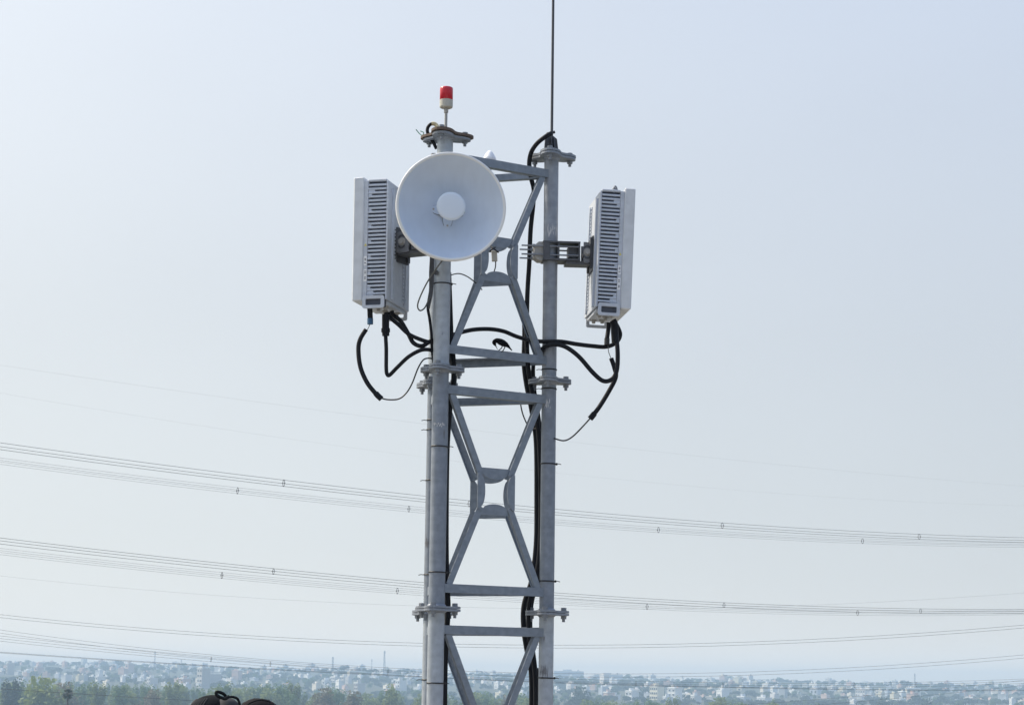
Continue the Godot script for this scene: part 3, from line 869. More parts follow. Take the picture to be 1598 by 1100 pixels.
func bags() -> void:
	var d := 11.0
	# backpack: a ribbed dome, a lower hump beside it, a twisted hanging loop and a strap
	var top := at(327, 1084.5, d)
	var foot := top.y - 0.46
	var root := thing("backpack", "black backpack with ribbed back and a fabric loop at the bottom edge", "bag", Vector3(top.x, foot, top.z))
	var st := mb()
	var curve := func(t): return Vector2(0.112 * sin(t * PI / 2), -0.085 * (1.0 - cos(t * PI / 2)))  # from the crown outwards and down
	var prof := [Vector2(0.0001, -0.46), Vector2(0.15, -0.46), Vector2(0.165, -0.40), Vector2(0.155, -0.25), Vector2(0.125, -0.14)]
	for j in 11: prof.append(curve.call(1.0 - j / 10.0) + Vector2(0.0001, 0))
	var f := Transform3D(Basis(Vector3(0, 0, 1), 0.10), Vector3(top.x, top.y, top.z))
	lathe(st, prof, f, 40)
	part("body", done(st), M.fabric, root)
	for k in 15:
		var ang := PI * 0.52 + k * 0.052 * PI
		st = mb()
		var row := []
		for j in 7:
			var q: Vector2 = curve.call(0.42 + 0.085 * j)
			row.append(f * Vector3(cos(ang + 0.05 * j) * q.x, q.y + 0.001, sin(ang + 0.05 * j) * q.x))
		tube(st, row, 0.0036, 6)
		part("rib", done(st), M.rib, root)
	st = mb()
	var g := Transform3D(Basis(Vector3(0, 0, 1), -0.2) * Basis.from_scale(Vector3(1, 1, 1.1)), at(357, 1088.5, d - 0.02))
	lathe(st, [Vector2(0.0001, -0.40), Vector2(0.11, -0.38), Vector2(0.10, -0.15), Vector2(0.075, -0.06), Vector2(0.055, -0.02), Vector2(0.03, -0.004), Vector2(0.0001, 0.0)], g, 28)
	part("front_pocket", done(st), M.rib, root)
	st = mb()
	var loop := []
	for j in 21:
		var a := TAU * j / 20.0
		loop.append(at(344.0 + 7.6 * cos(a) + 1.6 * sin(a), 1084.6 + 4.4 * sin(a) + 2.0 * cos(a), d - 0.12 + 0.02 * cos(a)))
	tube(st, loop, 0.0078, 8)
	part("hang_loop", done(st), M.fabric, root)
	st = mb()
	tube(st, smooth_path([at(346, 1089, d - 0.13), at(351, 1090.5, d - 0.14), at(357, 1086.5, d - 0.13)], 5), 0.008, 8)
	tube(st, smooth_path([at(355, 1088, d - 0.13), at(362, 1087.4, d - 0.13), at(368.5, 1089.5, d - 0.12), at(371.5, 1093, d - 0.10), at(375, 1104, d - 0.08)], 5), 0.0065, 8)
	part("strap", done(st), M.fabric, root)
	top = at(408, 1090.5, d + 0.05)
	root = thing("shoulder_bag", "dark brown domed bag beside the ribbed backpack at the bottom edge", "bag", Vector3(top.x, foot, top.z))
	st = mb()
	prof = [Vector2(0.0001, 0.443), Vector2(0.035, 0.441), Vector2(0.06, 0.430), Vector2(0.085, 0.412), Vector2(0.11, 0.37), Vector2(0.13, 0.25), Vector2(0.13, 0.04), Vector2(0.11, 0.0), Vector2(0.0001, 0.0)]
	prof.reverse()
	lathe(st, prof, Transform3D(Basis(Vector3(0, 0, 1), -0.10) * Basis.from_scale(Vector3(1.05, 1, 0.7)), Vector3(top.x - 0.045, foot + 0.005, top.z)), 40)
	part("body", done(st), M.brown_fabric, root)
	st = mb()
	var seam := []
	for j in 13:
		var t := j / 12.0
		seam.append(at(386 + 36 * t, 1102.0 - 9.5 * sin(PI * (0.10 + 0.68 * t)), d - 0.045))
	tube(st, seam, 0.0035, 6)
	part("seam", done(st), M.fabric, root)

# ---------------------------------------------------------------- power lines
func wire_curve(pts: Array, d0: float, d1: float) -> Array:  # least squares parabola through the points, as [a, b, c] over x in metres, plus ends
	var s := [0.0, 0.0, 0.0, 0.0, 0.0]
	var r := [0.0, 0.0, 0.0]
	for p in pts:
		var w := at(p[0], p[1], lerpf(d0, d1, p[0] / 1598.0))
		var x := w.x / 50.0
		for k in 5: s[k] += pow(x, k)
		for k in 3: r[k] += w.y * pow(x, k)
	var m := Basis(Vector3(s[0], s[1], s[2]), Vector3(s[1], s[2], s[3]), Vector3(s[2], s[3], s[4]))
	var q := m.inverse() * Vector3(r[0], r[1], r[2])
	return [q.x, q.y / 50.0, q.z / 2500.0]

func line(called: String, label: String, pts: Array, d0: float, d1: float, offsets: Array, spacers: Array, r: float, m: Material, group: String) -> void:
	var c := wire_curve(pts, d0, d1)
	var xl := at(0, 900, d0).x
	var xr := at(1598, 900, d1).x
	var P := func(x: float, dy: float, dz: float) -> Vector3:
		var t := (x - xl) / (xr - xl)
		return Vector3(x, c[0] + c[1] * x + c[2] * x * x + dy, -lerpf(d0, d1, t) + dz)
	var mid: Vector3 = P.call((xl + xr) / 2, 0.0, 0.0)
	var span := xr - xl
	var x0 := xl - span * 0.7
	var x1 := xr + span * 0.7
	var root := thing(called, label, "power line", mid, group)
	for o in offsets:
		var st := mb()
		var row := []
		for i in 61: row.append(P.call(lerpf(x0, x1, i / 60.0), o[0], o[1]))
		tube(st, row, r, 5)
		part("wire", done(st), m, root)
	for s in spacers:
		var px: float = s
		var x := at(px, 900, lerpf(d0, d1, px / 1598.0)).x
		var c0: Vector3 = P.call(x, 0.0, 0.0)
		var dir: Vector3 = (P.call(x + 0.5, 0.0, 0.0) - c0).normalized()
		var side := dir.cross(Vector3.UP).normalized()
		var up := side.cross(dir)
		var big := 0.0
		for o in offsets: big = maxf(big, absf(o[0]))
		big = maxf(big, 0.12)
		var st := mb()
		var ring := []
		for k in 9: ring.append(c0 + side * (cos(TAU * k / 8.0) * big * 0.62) + up * (sin(TAU * k / 8.0) * big))
		tube(st, ring, 0.022, 6)
		for k in 4:
			var q := c0 + side * (cos(TAU * k / 4.0) * big * 0.62) + up * (sin(TAU * k / 4.0) * big)
			tube(st, [q - dir * 0.06, q + dir * 0.06], 0.03, 6)
		part("spacer", done(st), M.wire, root)

func power_lines() -> void:
	var g := "high-voltage conductors crossing behind the mast"
	line("power_line", "highest dark three-wire bundle with ring spacers, left side at half height", [[0, 697], [447, 762], [660, 785.5], [868, 808], [1120, 826], [1430, 840], [1598, 842.5]], 170, 240, [[0.26, 0.0], [-0.02, -0.24], [-0.27, 0.0]], [447, 732, 1120, 1430], 0.018, M.wire, g)
	line("power_line", "paler wire bundle just under the highest three-wire bundle", [[0, 720], [375, 773.5], [660, 801], [1022, 834], [1340, 848], [1598, 850]], 185, 258, [[0.27, 0.0], [0.09, -0.3], [-0.09, 0.3], [-0.27, 0.0]], [375, 640, 1022, 1340], 0.012, M.wire_pale, g)
	line("power_line", "second dark three-wire bundle, level with the lowest mast flange on the right", [[0, 844], [436, 897], [660, 918], [1122, 947], [1430, 955], [1598, 954]], 175, 250, [[0.24, 0.0], [0.02, -0.22], [-0.24, 0.0]], [436, 732, 1122, 1430], 0.018, M.wire, g)
	line("power_line", "paler wire bundle just under the second three-wire bundle", [[0, 860], [355, 902], [625, 927], [1005, 950], [1331, 957], [1598, 956]], 190, 265, [[0.27, 0.0], [0.09, -0.3], [-0.09, 0.3], [-0.27, 0.0]], [355, 625, 1005, 1331], 0.012, M.wire_pale, g)
	line("shield_wire", "topmost faint single wire in the sky left of the mast", [[0, 573], [330, 625], [660, 671], [880, 703], [1240, 735], [1598, 758]], 165, 235, [[0, 0]], [], 0.004, M.wire_pale, "faint single wires")
	line("shield_wire", "second faint single wire, between the topmost one and the dark bundles", [[0, 616], [330, 672], [660, 722], [880, 748], [1290, 782], [1598, 788]], 180, 250, [[0, 0]], [], 0.0035, M.wire_pale, "faint single wires")
	line("shield_wire", "faint wire that climbs to the right behind the second dark bundle", [[0, 900], [330, 926], [660, 946], [1000, 953], [1200, 945], [1598, 925]], 330, 330, [[0, 0]], [], 0.011, M.wire_pale, "faint single wires")
	line("power_line", "pair of wires sagging across the sky well above the town", [[0, 963], [210, 980], [400, 994], [660, 1006], [880, 1010], [1220, 1003], [1598, 977]], 300, 300, [[0.2, 0], [-0.2, 0.3]], [], 0.022, M.wire, g)
	line("power_line", "pair of wires sagging to the ridge beside the right leg", [[0, 989], [240, 1010], [660, 1047], [880, 1057], [1000, 1055], [1220, 1048], [1598, 1024]], 320, 320, [[0.23, 0], [-0.23, 0.3]], [], 0.020, M.wire, g)
	line("power_line", "low wire bundle with dark ring spacers skimming the town's skyline", [[0, 998], [428, 1033], [660, 1054], [1000, 1067], [1126, 1070], [1330, 1069], [1429, 1069], [1598, 1062]], 300, 360, [[0.35, 0.0], [0.0, -0.3], [-0.35, 0.0]], [336, 428, 610, 992, 1126, 1330, 1426], 0.018, M.wire, g)
	line("power_line", "lowest dark wire crossing the skyline on the left", [[0, 1017], [210, 1031], [420, 1046], [660, 1056], [868, 1062], [1200, 1074]], 340, 400, [[0, 0], [-0.12, 0.3]], [], 0.026, M.wire, g)
	line("power_line", "pair of wires rising out of the rooftops at the right edge", [[1200, 1101], [1300, 1095], [1400, 1085], [1500, 1076], [1598, 1066]], 380, 380, [[0.45, 0], [-0.45, 0.3]], [], 0.022, M.wire, g)
	line("power_line", "single dark wire in front of the green trees at bottom left", [[0, 1075], [150, 1085], [300, 1093], [420, 1100]], 260, 260, [[0, 0]], [], 0.026, M.wire, g)

# ---------------------------------------------------------------- town and land
func ground_y(x: float, z: float) -> float:
	var d := -z
	var a := 37.0 - x * 0.0115
	var t := clampf((d - 1250.0) / 2050.0, 0.0, 1.0)
	var s := t * t * (3.0 - 2.0 * t) * 0.55 + t * 0.45
	return a * s + bump.get_noise_2d(x, z) * 5.0 * clampf((d - 900.0) / 1200.0, 0.0, 1.0)

func land() -> void:
	bump.seed = 12
	bump.frequency = 0.0022
	bump.fractal_octaves = 3
	var st := mb()
	st.set_smooth_group(1)
	var nx := 60
	var nz := 70
	var P := func(i, j):
		var x := lerpf(-2400.0, 2400.0, i / float(nx))
		var z := lerpf(400.0, -4400.0, j / float(nz))
		return Vector3(x, ground_y(x, z), z)
	for j in nz:
		for i in nx: quad(st, P.call(i, j), P.call(i, j + 1), P.call(i + 1, j + 1), P.call(i + 1, j))
	single("terrain", done(st), M.earth, "", "", "", "structure")
	st = mb()
	box(st, Transform3D(), Vector3(-7, 0.05, -16), Vector3(7, ROOF, 3))
	single("roof_terrace", done(st), M.concrete, "", "", "", "structure")
	st = mb()
	var w := at(372, 1083, 11.0)
	box(st, Transform3D(), Vector3(w.x - 0.6, ROOF + 0.001, w.z - 0.3), Vector3(w.x + 0.6, w.y - 0.48, w.z + 0.3))
	single("plinth_block", done(st), M.concrete, "", "", "", "structure")

func crown_mesh(seed_: int, leaves: int, size: Vector3, lobes: int, leaf: float) -> ArrayMesh:
	var r := RandomNumberGenerator.new()
	r.seed = seed_
	var st := mb()
	st.set_smooth_group(-1)
	var cs := []
	for k in lobes:
		var a := r.randf() * TAU
		var q := sqrt(r.randf()) * 0.62
		cs.append([Vector3(cos(a) * q * size.x, (r.randf() * 1.3 - 0.55) * size.y * 0.6, sin(a) * q * size.z), r.randf_range(0.28, 0.5)])
	for k in leaves:
		var c: Array = cs[r.randi() % lobes]
		var v: Vector3 = Vector3(r.randfn(), r.randfn(), r.randfn()).normalized() * pow(r.randf(), 0.33) * c[1]
		var p: Vector3 = c[0] + v * size
		var n := Vector3(r.randfn(), r.randfn() + 0.4, r.randfn()).normalized()
		var x := n.cross(Vector3(r.randfn(), r.randfn(), r.randfn())).normalized()
		var y := n.cross(x)
		var l := leaf * r.randf_range(0.6, 1.3)
		quad(st, p - x * l, p + y * l * 0.7, p + x * l, p - y * l * 0.7)
	return done(st)

func stuff(called: String, label: String, mesh: Mesh, m: Material, xfs: Array) -> void:
	var mm := MultiMesh.new()
	mm.transform_format = MultiMesh.TRANSFORM_3D
	mm.mesh = mesh
	mm.instance_count = xfs.size()
	for i in xfs.size(): mm.set_instance_transform(i, xfs[i])
	var o := MultiMeshInstance3D.new()
	o.name = numbered(called)
	o.multimesh = mm
	o.material_override = m
	add_child(o)
	tag(o, label, "trees", "", "stuff")

func x_at(px: float, d: float) -> float:
	return at(px, 1075, d).x

func trees() -> void:
	rng.seed = 77
	# trees between the houses on the hillside, one hazy mass
	var kinds := [crown_mesh(1, 420, Vector3(5.5, 4.2, 5.5), 7, 0.75), crown_mesh(2, 420, Vector3(4.2, 5.0, 4.2), 7, 0.7), crown_mesh(3, 420, Vector3(7.5, 4.0, 6.0), 9, 0.8)]
	var mats := [M.leaf_dark, M.leaf, M.leaf_dark]
	var names := ["dark round trees massed between the far hillside houses", "taller trees massed between the far hillside houses", "broad dark trees massed between the far hillside houses"]
	for k in 3:
		var xs := []
		for i in 2300:
			var d := 1250.0 + 2250.0 * pow(rng.randf(), 0.85)
			var x := x_at(rng.randf_range(-450, 2050), d)
			if bump.get_noise_2d(x * 2.3 + 500.0, d * 2.3) < -0.22: continue
			var s := rng.randf_range(0.5, 1.05)
			s *= 0.85
			if rng.randf() < 0.04: s *= 1.7
			xs.append(Transform3D(Basis(Vector3.UP, rng.randf() * TAU).scaled(Vector3(s, s * rng.randf_range(0.75, 1.1), s)), Vector3(x, ground_y(x, -d) + 2.6 * s, -d)))
		stuff("hillside_trees", names[k], kinds[k], mats[k], xs)
	# the belt of trees that fills the foot of the picture
	var belt := [crown_mesh(11, 1500, Vector3(5.5, 8.5, 5.5), 14, 0.5), crown_mesh(12, 1500, Vector3(4.5, 9.5, 4.5), 14, 0.46)]
	for k in 2:
		var xs := []
		for i in 150:
			var px := rng.randf_range(-250, 1850)
			var d := rng.randf_range(900, 1250)
			var x := x_at(px, d)
			var top := 1070.0 + rng.randf_range(0, 16) + (px - 799) * 0.0135
			if px > 480: top += 5
			if px > 860: top += 9
			if px > 1230: top += 6
			var y := at(px, top, d).y
			var s := rng.randf_range(0.8, 1.15)
			xs.append(Transform3D(Basis(Vector3.UP, rng.randf() * TAU).scaled(Vector3(s, s, s)), Vector3(x, y - 8.0 * s, -d)))
		stuff("tree_belt", ["olive trees massed along the foot of the picture", "green trees massed along the foot of the picture"][k], belt[k], [M.leaf_olive, M.leaf][k], xs)
	var spots := [
		[62, 1052, 820, 2.0, 0, "leaf_olive", "big rounded pale-green tree at far left, above the palm"],
		[20, 1062, 900, 1.2, 1, "leaf_dark", "dark blue-green tree at the left edge beside the big pale tree"],
		[104, 1062, 860, 1.3, 0, "leaf_brown", "brownish bare-looking tree right behind the palm"],
		[150, 1068, 880, 1.0, 1, "leaf_olive", "slim green tree right of the palm"],
		[190, 1071, 900, 1.0, 1, "leaf", "green tree midway between the palm and the backpack"],
		[235, 1074, 880, 1.1, 0, "leaf_brown", "brown-green tree left of the backpack, below the short skyline mast"],
		[272, 1066, 900, 1.0, 1, "leaf_olive", "upright pale-green tree just left of the backpack"],
		[352, 1069, 930, 1.1, 1, "leaf", "green tree standing behind the backpack loop"],
		[420, 1071, 920, 1.2, 0, "leaf_olive", "pale-green tree behind the brown bag"],
		[455, 1067, 940, 1.0, 1, "leaf_olive", "upright olive tree right of the brown bag"],
		[505, 1071, 920, 1.2, 0, "leaf_brown", "rounded brown-green tree under the leftmost skyline mast"],
		[548, 1076, 900, 1.1, 0, "leaf_brown", "low brownish tree left of the two tall skyline masts' foot"],
		[610, 1074, 930, 1.3, 1, "leaf_olive", "green tree left of the mast below the tallest skyline mast"],
		[738, 1078, 930, 1.2, 0, "leaf_olive", "green tree seen through the mast between its left diagonal braces"],
		[790, 1083, 950, 1.1, 0, "leaf_brown", "brown-green tree seen through the mast near the right leg"],
		[905, 1069, 1500, 1.7, 0, "leaf_dark", "large dark blue tree right beside the right mast leg"],
		[1052, 1090, 1000, 0.9, 1, "leaf_olive", "low green tree right of the pale yellow block"],
		[1125, 1086, 1000, 1.2, 0, "leaf_olive", "wide low green tree under the tall narrow white block"],
		[1380, 1086, 1600, 1.6, 0, "leaf_dark", "wide dark blue tree low on the right"],
		[1450, 1088, 1500, 1.5, 0, "leaf_dark", "dark blue tree at lower right, left of the corner"]]
	for s in spots:
		var d: float = s[2]
		var k: float = s[3]
		var x := x_at(s[0], d)
		var y := at(s[0], s[1], d).y
		var g := ground_y(x, -d)
		var root := thing("leafy_tree", s[6], "tree", Vector3(x, g, -d), "trees at the foot of the picture")
		var sy := k * (1.0 if s[4] == 0 else 0.9)
		var ry := y - g - 6.7 * sy
		placed("crown", belt[s[4]], M[s[5]], root, Transform3D(Basis(Vector3.UP, s[0] * 0.7).scaled(Vector3(k, sy, k)), Vector3(0, ry, 0)))
		var st := mb()
		tube(st, [Vector3(0, -0.3, 0), Vector3(0.1, maxf(ry - 2, 1.5), 0), Vector3(0.3, maxf(ry + 3, 3), 0.2)], [0.45 * k, 0.3 * k, 0.12 * k], 8)
		placed("trunk", done(st), M.bark, root, Transform3D())
	# palm
	var d := 420.0
	var head := at(105, 1083, d)
	var root := thing("palm_tree", "small dark palm tree in front of the green trees at bottom left", "palm tree", Vector3(head.x, 0, -d))
	var st := mb()
	tube(st, smooth_path([Vector3(0.3, -0.2, 0), Vector3(0.1, head.y * 0.5, 0), Vector3(0, head.y, 0)], 6), 0.17, 8)
	placed("trunk", done(st), M.bark, root, Transform3D())
	st = mb()
	var r := RandomNumberGenerator.new()
	r.seed = 5
	for k in 46:
		var a := r.randf() * TAU
		var e := r.randf_range(-1.1, 1.3)
		var dir := Vector3(cos(a) * cos(e), sin(e), sin(a) * cos(e))
		var c := Vector3(0, head.y, 0)
		var p1 := c + dir * 0.55
		var sidev := dir.cross(Vector3.UP).normalized()
		var up := sidev.cross(dir)
		st.set_smooth_group(-1)
		for j in 7:  # a fan of blades
			var b := (j - 3) * 0.27
			var bd := (dir * cos(b) + sidev * sin(b) + up * -0.08).normalized()
			var tip := p1 + bd * 0.62 - Vector3(0, 0.1, 0)
			var across := bd.cross(up).normalized() * 0.05
			quad(st, p1, p1 + bd * 0.3 + across, tip, p1 + bd * 0.3 - across)
		tube(st, [c, p1], 0.02, 4)
	tag(placed("fronds", done(st), M.leaf_dark, root, Transform3D()), "", "", "", "stuff")

func house_mesh(seed_: int) -> ArrayMesh:  # unit-size variants, about 10 m wide, origin at the foot
	var r := RandomNumberGenerator.new()
	r.seed = seed_
	var st := mb()
	var w := r.randf_range(3.5, 6.5)
	var h := [3.6, 6.6, 6.6, 9.6, 9.8][r.randi() % 5] as float
	var d := r.randf_range(4, 6)
	box(st, Transform3D(), Vector3(-w, -3, -d), Vector3(w, h, d))
	box(st, Transform3D(), Vector3(-w - 0.35, h + 0.002, -d - 0.35), Vector3(w + 0.35, h + 0.28, d + 0.35))
	box(st, Transform3D(), Vector3(-w, h + 0.282, d - 0.25), Vector3(w, h + 1.1, d))
	var s := r.randf_range(-w + 1.6, w - 1.6)
	box(st, Transform3D(), Vector3(s - 1.5, h + 0.282, -2), Vector3(s + 1.5, h + 2.8, 1.5))
	if r.randf() < 0.6: cyl(st, Vector3(s * -0.6, h + 0.285, 0), Vector3(s * -0.6, h + 2.2, 0), 0.7, 0.7, 10)
	if h > 5: box(st, Transform3D(), Vector3(-w * 0.8, 3.3, d + 0.002), Vector3(w * 0.3, 3.55, d + 1.1))
	return done(st)

func house(px: float, py: float, d: float, wpx: float, hpx: float, tone: int, rows: int, cols: int, label: String, extra := 0) -> void:
	# a building whose front shows at px with its roof at row py, wpx wide and hpx tall before the trees
	var sought := 1350.0
	while sought < d and ground_y(at(px, py + hpx, sought).x, -sought) < at(px, py + hpx, sought).y: sought += 20.0
	d = sought
	var k := d / FOCAL
	var w := wpx * k / 2
	var top := at(px, py, d)
	var root := thing("far_building", label, "building", Vector3(top.x, top.y - hpx * k, -d), "larger buildings of the far town")
	if wpx < 20.0: root.rotation.y = -0.8
	var g := ground_y(top.x, -d) - 4.0
	var lowest := minf(g - root.position.y, -1.0)
	var H := hpx * k
	var st := mb()
	box(st, Transform3D(), Vector3(-w, lowest, -9), Vector3(w, H, 0))
	placed("wall", done(st), M["house%d" % tone], root, Transform3D())
	st = mb()
	box(st, Transform3D(), Vector3(-w - 0.4, H + 0.003, -9.4), Vector3(w + 0.4, H + 0.35, 0.4))
	box(st, Transform3D(), Vector3(-w, H + 0.353, -0.3), Vector3(w, H + 1.0, 0))
	placed("roof", done(st), M.house0, root, Transform3D())
	st = mb()
	box(st, Transform3D(), Vector3(-w * 0.4, H + 0.353, -6), Vector3(w * 0.1, H + 2.9, -2))
	placed("stair_head", done(st), M["house%d" % tone], root, Transform3D())
	if extra:
		for e in extra:
			st = mb()
			var ex := lerpf(-w * 0.6, w * 0.85, (e + 0.5) / extra)
			cyl(st, Vector3(ex, H + 0.353, -3), Vector3(ex, H + 3.0, -3), 1.1, 1.1, 12)
			placed("water_tank", done(st), M.house6, root, Transform3D())
	if rows * cols > 0:
		var ww := 2 * w / cols * 0.45
		var hh := H / rows * 0.42
		st = mb()
		box(st, Transform3D(), Vector3(-ww / 2, -hh / 2, 0.02), Vector3(ww / 2, hh / 2, 0.06))
		var pane := done(st)
		st = mb()
		box(st, Transform3D(), Vector3(-ww / 2 - 0.3, hh / 2 + 0.02, 0.003), Vector3(ww / 2 + 0.3, hh / 2 + 0.25, 0.7))
		var shade := done(st)
		for i in rows:
			for j in cols:
				var p := Vector3(-w + 2 * w * (j + 0.5) / cols, H * (i + 0.5) / rows, 0)
				placed("window", pane, M.pane, root, Transform3D(Basis(), p))
				placed("sunshade", shade, M.house0, root, Transform3D(Basis(), p))

func telecom_mast(px: float, top: float, foot: float, d: float, wide: float, label: String) -> void:
	var a := at(px, foot, d)
	var b := at(px, top, d)
	var g := ground_y(a.x, -d)
	var root := thing("telecom_mast", label, "mast", Vector3(a.x, g, -d), "masts on the skyline")
	var h := b.y - g
	var st := mb()
	var R := func(t): return wide * (1.0 - 0.6 * t)
	for k in 3:
		var c := TAU * k / 3.0
		var e := Vector3(cos(c), 0, sin(c))
		st = mb()
		tube(st, [e * R.call(0.0), e * R.call(1.0) + Vector3(0, h, 0)], 0.10 * wide + 0.09, 5)
		placed("leg", done(st), M.mast_steel, root, Transform3D())
	st = mb()
	var n := 12
	for i in n:
		for k in 3:
			var c := TAU * k / 3.0
			var c2 := TAU * (k + 1) / 3.0
			var t0 := i / float(n)
			var t1 := (i + 1) / float(n)
			tube(st, [Vector3(cos(c), 0, sin(c)) * R.call(t0) + Vector3(0, h * t0, 0), Vector3(cos(c2), 0, sin(c2)) * R.call(t1) + Vector3(0, h * t1, 0)], 0.11 * wide, 4)
	tag(placed("lattice", done(st), M.mast_steel, root, Transform3D()), "", "", "", "stuff")
	for k in 3:
		st = mb()
		var c := TAU * k / 3.0 + 0.4
		box(st, Transform3D(Basis(Vector3.UP, -c), Vector3(cos(c), 0, sin(c)) * (wide * 0.6 + 0.5) + Vector3(0, h * 0.9, 0)), Vector3(-0.15, -1.2, -0.3), Vector3(0.15, 1.2, 0.3))
		placed("antenna", done(st), M.house0, root, Transform3D())

func town() -> void:
	rng.seed = 2024
	house(311, 1043, 2250, 13, 30, 6, 4, 2, "grey tower block with dark windows at centre left, tallest in the left half", 0)
	house(330, 1052, 2500, 26, 20, 3, 0, 0, "wide dark-grey slab right beside the grey tower block", 0)
	house(283, 1059, 2300, 8, 10, 2, 2, 1, "small pinkish block left of the grey tower block", 0)
	house(231, 1058, 2350, 9, 10, 7, 2, 2, "white flat-roofed block under the short skyline mast on the left", 0)
	house(150, 1056, 2400, 7, 11, 0, 2, 1, "narrow white block above the green belt, right of the palm", 0)
	house(104, 1058, 2300, 10, 8, 1, 1, 2, "low cream house above and behind the palm", 0)
	house(55, 1041, 2900, 8, 12, 2, 2, 1, "pink house high on the slope at far left", 0)
	house(97, 1044.5, 2950, 29, 3.5, 1, 0, 0, "long low cream hall on the slope at far left", 0)
	house(10, 1035, 2900, 4, 18, 6, 4, 1, "thin grey tower at the left edge of the town", 0)
	house(197, 1036, 3000, 9, 14, 2, 2, 1, "pinkish block under the clump of ridge trees on the left", 0)
	house(519, 1057, 2700, 10, 8, 7, 2, 2, "left of two cream blocks below the leftmost tall mast", 0)
	house(533, 1056, 2700, 9, 9, 1, 2, 2, "right of two cream blocks below the leftmost tall mast", 0)
	house(552, 1048, 2900, 9, 9, 2, 2, 2, "pinkish-white block between the left and middle skyline masts", 1)
	house(620, 1062, 2350, 10, 17, 0, 3, 2, "tall white block beside the mast, right of the tallest skyline mast", 1)
	house(555, 1066, 2500, 9, 16, 6, 3, 2, "grey-brown block below the pinkish-white one, left of the mast", 0)
	house(504, 1062, 2500, 7, 6, 0, 1, 1, "small bright white house on the left above the brown-green tree", 0)
	house(888, 1048, 3300, 46, 10, 4, 0, 0, "long pale institution on the ridge right beside the right mast leg", 3)
	house(950, 1053.5, 3250, 44, 7, 4, 0, 0, "long flat pale building on the ridge with boxes on its roof", 3)
	house(981, 1079, 2000, 14, 14, 0, 2, 2, "bright white two-storey house right of the mast", 0)
	house(945, 1081, 2150, 9, 12, 2, 1, 1, "salmon-pink block left of the bright white house", 0)
	house(1020, 1071.5, 2200, 16, 20, 5, 3, 4, "pale yellow block with rows of windows right of the bright white house", 0)
	house(1048, 1074, 2250, 16, 20, 0, 3, 2, "white stepped block right of the pale yellow one", 1)
	house(1037, 1088, 1950, 7, 8, 0, 1, 1, "small white house in front of the yellow and the stepped block", 0)
	house(1081, 1086, 1950, 8, 10, 7, 1, 2, "small cream house with two windows right of the stepped block", 0)
	house(1125, 1074, 2150, 10, 14, 0, 3, 1, "tall narrow white block with dark openings at right centre", 0)
	house(1154, 1073, 2500, 10, 6, 5, 1, 1, "small yellowish house right of the tall narrow block", 0)
	house(1188, 1089, 1950, 17, 9, 0, 1, 3, "wide white house at right with a row of windows", 0)
	house(1156, 1088, 2000, 15, 10, 4, 1, 2, "pale blue-grey house left of the wide white one", 0)
	house(1187, 1064, 3200, 38, 5, 4, 0, 0, "long flat pale building on the right ridge with aerials on its roof", 2)
	house(1343, 1077, 2500, 18, 10, 7, 2, 4, "white block with small windows at the right, beyond the yellow-green one", 0)
	house(1372, 1078, 2400, 12, 9, 5, 2, 2, "yellow-green block with windows in the right quarter", 0)
	house(1427, 1075, 2300, 22, 14, 1, 2, 3, "cream block under the right-hand skyline mast", 0)
	house(1513, 1089, 2100, 14, 7, 2, 1, 1, "low pink hall at lower right", 0)
	house(1270, 1075, 2600, 15, 9, 4, 1, 2, "pale block in the middle of the right half", 0)
	# the small houses that fill the slope
	var kinds := []
	for i in 7: kinds.append(house_mesh(100 + i))
	var n := 0
	while n < 300:
		var d := 1800.0 + 1550.0 * pow(rng.randf(), 0.8)
		var px := rng.randf_range(-120, 1720)
		var x := x_at(px, d)
		if bump.get_noise_2d(x * 3.1 + 90.0, d * 3.1) < -0.25: continue
		var o := MeshInstance3D.new()
		o.name = numbered("small_house")
		o.mesh = kinds[rng.randi() % 7]
		var tone: int = [0, 0, 7, 1, 4, 0, 2, 3, 5, 0, 7, 0][rng.randi() % 12]
		o.material_override = M["house%d" % tone]
		o.position = Vector3(x, ground_y(x, -d) + rng.randf_range(0, 2.5), -d)
		o.rotation.y = rng.randf_range(-1.1, -0.5) + (PI / 2 if rng.randf() < 0.3 else 0.0)
		o.scale = Vector3(1, rng.randf_range(0.9, 1.3), 1) * rng.randf_range(0.42, 0.8)
		add_child(o)
		var hue: String = ["white", "cream", "pinkish", "grey", "pale blue", "yellowish", "drab", "off-white"][tone]
		var where: String = ["far left", "centre left", "centre right", "far right"][clampi(int(px / 400.0), 0, 3)]
		tag(o, "small %s flat-roofed house in the hazy town, %s of the picture" % [hue, where], "house", "small %s houses of the far town, %s" % [hue, where])
		n += 1
	# the rest of the small houses, which read as one mass
	var mm := MultiMesh.new()
	mm.transform_format = MultiMesh.TRANSFORM_3D
	mm.use_colors = true
	mm.mesh = kinds[2]
	mm.instance_count = 520
	for i in mm.instance_count:
		var d := 1850.0 + 1600.0 * rng.randf()
		var x := x_at(rng.randf_range(-300, 1900), d)
		var b := Basis(Vector3.UP, rng.randf_range(-1.1, -0.5)).scaled(Vector3(rng.randf_range(0.7, 1.3), rng.randf_range(0.8, 1.3), 1.0) * rng.randf_range(0.3, 0.6))
		mm.set_instance_transform(i, Transform3D(b, Vector3(x, ground_y(x, -d) + rng.randf_range(0.5, 3.0), -d)))
		mm.set_instance_color(i, [Color(0.86, 0.86, 0.84), Color(0.8, 0.74, 0.64), Color(0.6, 0.62, 0.66), Color(0.7, 0.52, 0.45), Color(0.82, 0.8, 0.78)][rng.randi() % 5])
	var crowd := MultiMeshInstance3D.new()
	crowd.name = "house_mass"
	crowd.multimesh = mm
	crowd.material_override = M.many
	add_child(crowd)
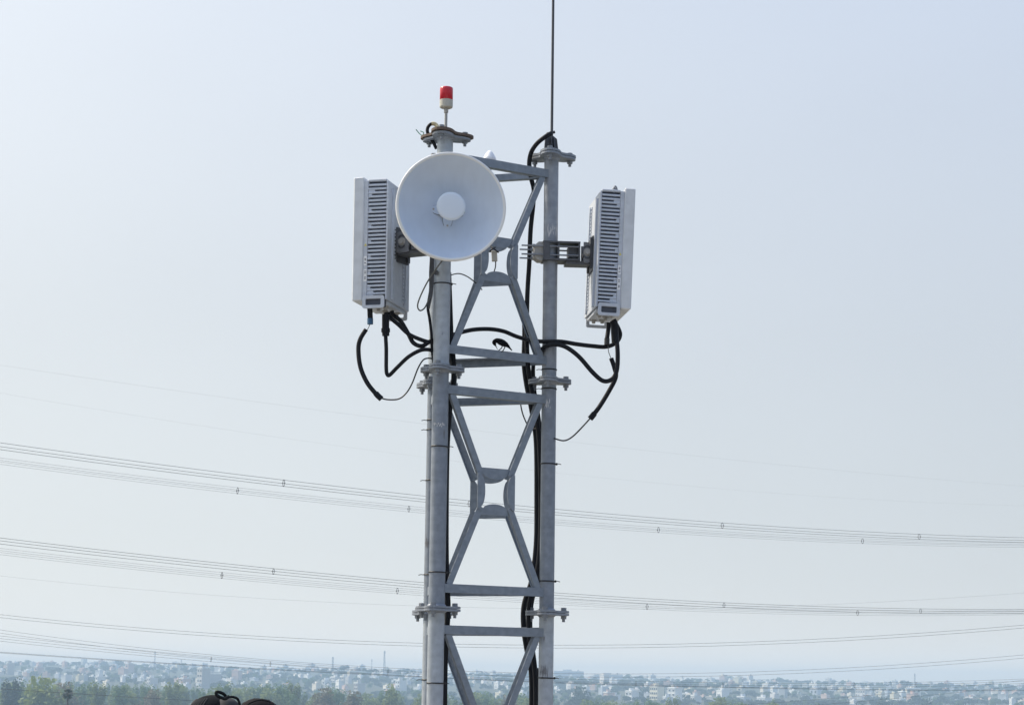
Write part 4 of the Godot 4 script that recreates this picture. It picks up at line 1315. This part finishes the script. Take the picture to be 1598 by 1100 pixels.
	tag(crowd, "tiny pale houses crowded over the far slope, too small to tell apart", "houses", "", "stuff")
	telecom_mast(518.5, 1025, 1045, 3000, 1.7, "left one of the three tall skyline masts left of the lattice mast")
	telecom_mast(579.5, 1028, 1048, 3000, 0.6, "slender middle one of the three skyline masts left of the lattice mast")
	telecom_mast(599, 1015.5, 1050, 3000, 1.9, "tallest skyline mast, nearest left of the lattice mast")
	telecom_mast(240.5, 1016, 1038, 2900, 0.9, "single skyline mast at left among the wires")
	telecom_mast(282, 1029, 1040, 2900, 0.7, "short skyline mast right of the single one at left")
	telecom_mast(1065.5, 1055, 1068, 3100, 1.0, "thin skyline mast just right of the flat ridge building")
	telecom_mast(1110, 1060, 1070, 3100, 0.9, "short skyline mast left of the aerial-topped ridge building")
	telecom_mast(1428.5, 1051, 1075, 2900, 1.1, "lone skyline mast in the right quarter")

# ---------------------------------------------------------------- scene
func _ready() -> void:
	# camera
	var cam := Camera3D.new()
	cam.name = "camera"
	cam.position = EYE
	cam.rotation = Vector3(PITCH, 0, ROLL)
	cam.fov = 18.3777
	cam.near = 0.1
	cam.far = 9000.0
	add_child(cam)
	cam.current = true
	sight = Basis(Vector3.RIGHT, PITCH) * Basis(Vector3(0, 0, 1), ROLL)
	# sky, air and exposure
	var env := Environment.new()
	env.background_mode = Environment.BG_SKY
	var sm := PanoramaSkyMaterial.new()
	sm.panorama = ImageTexture.create_from_image(sky_image())
	var sky := Sky.new()
	sky.sky_material = sm
	env.sky = sky
	env.background_energy_multiplier = 1.0
	env.tonemap_mode = Environment.TONE_MAPPER_LINEAR
	env.tonemap_exposure = 1.0
	env.fog_enabled = true
	env.fog_density = 0.00036
	env.fog_light_color = Color(0.77, 0.895, 1.0)
	env.sdfgi_enabled = true
	env.ssao_enabled = true
	env.ssil_enabled = true
	var we := WorldEnvironment.new()
	we.name = "world_environment"
	we.environment = env
	add_child(we)
	# sun: left, behind the mast, half way up
	var sun := DirectionalLight3D.new()
	sun.name = "sun"
	sun.light_energy = 1.6
	sun.light_color = Color(1.0, 0.95, 0.87)
	sun.light_angular_distance = 0.6
	sun.shadow_enabled = true
	add_child(sun)
	sun.look_at_from_position(Vector3.ZERO, -SUN, Vector3.UP)
	materials()
	land()
	mast()
	town()
	trees()
	power_lines()
	panel_antenna("panel_antenna", "left panel antenna, grey-white finned box standing upright left of the dish", at(604, 281, 11.25), Vector3(-0.968, 0, -0.25), -1.0, 0.006, LEG_L, 0.0425, y_on(LEG_L, 373))
	panel_antenna("panel_antenna", "right panel antenna, grey-white finned box leaning slightly outwards from the right leg", at(939.5, 297, 11.52), Vector3(0.993, 0, -0.119), 1.0, 0.034, LEG_R, 0.0395, y_on(LEG_R, 394))
	dish()
	cables()
	small_things()
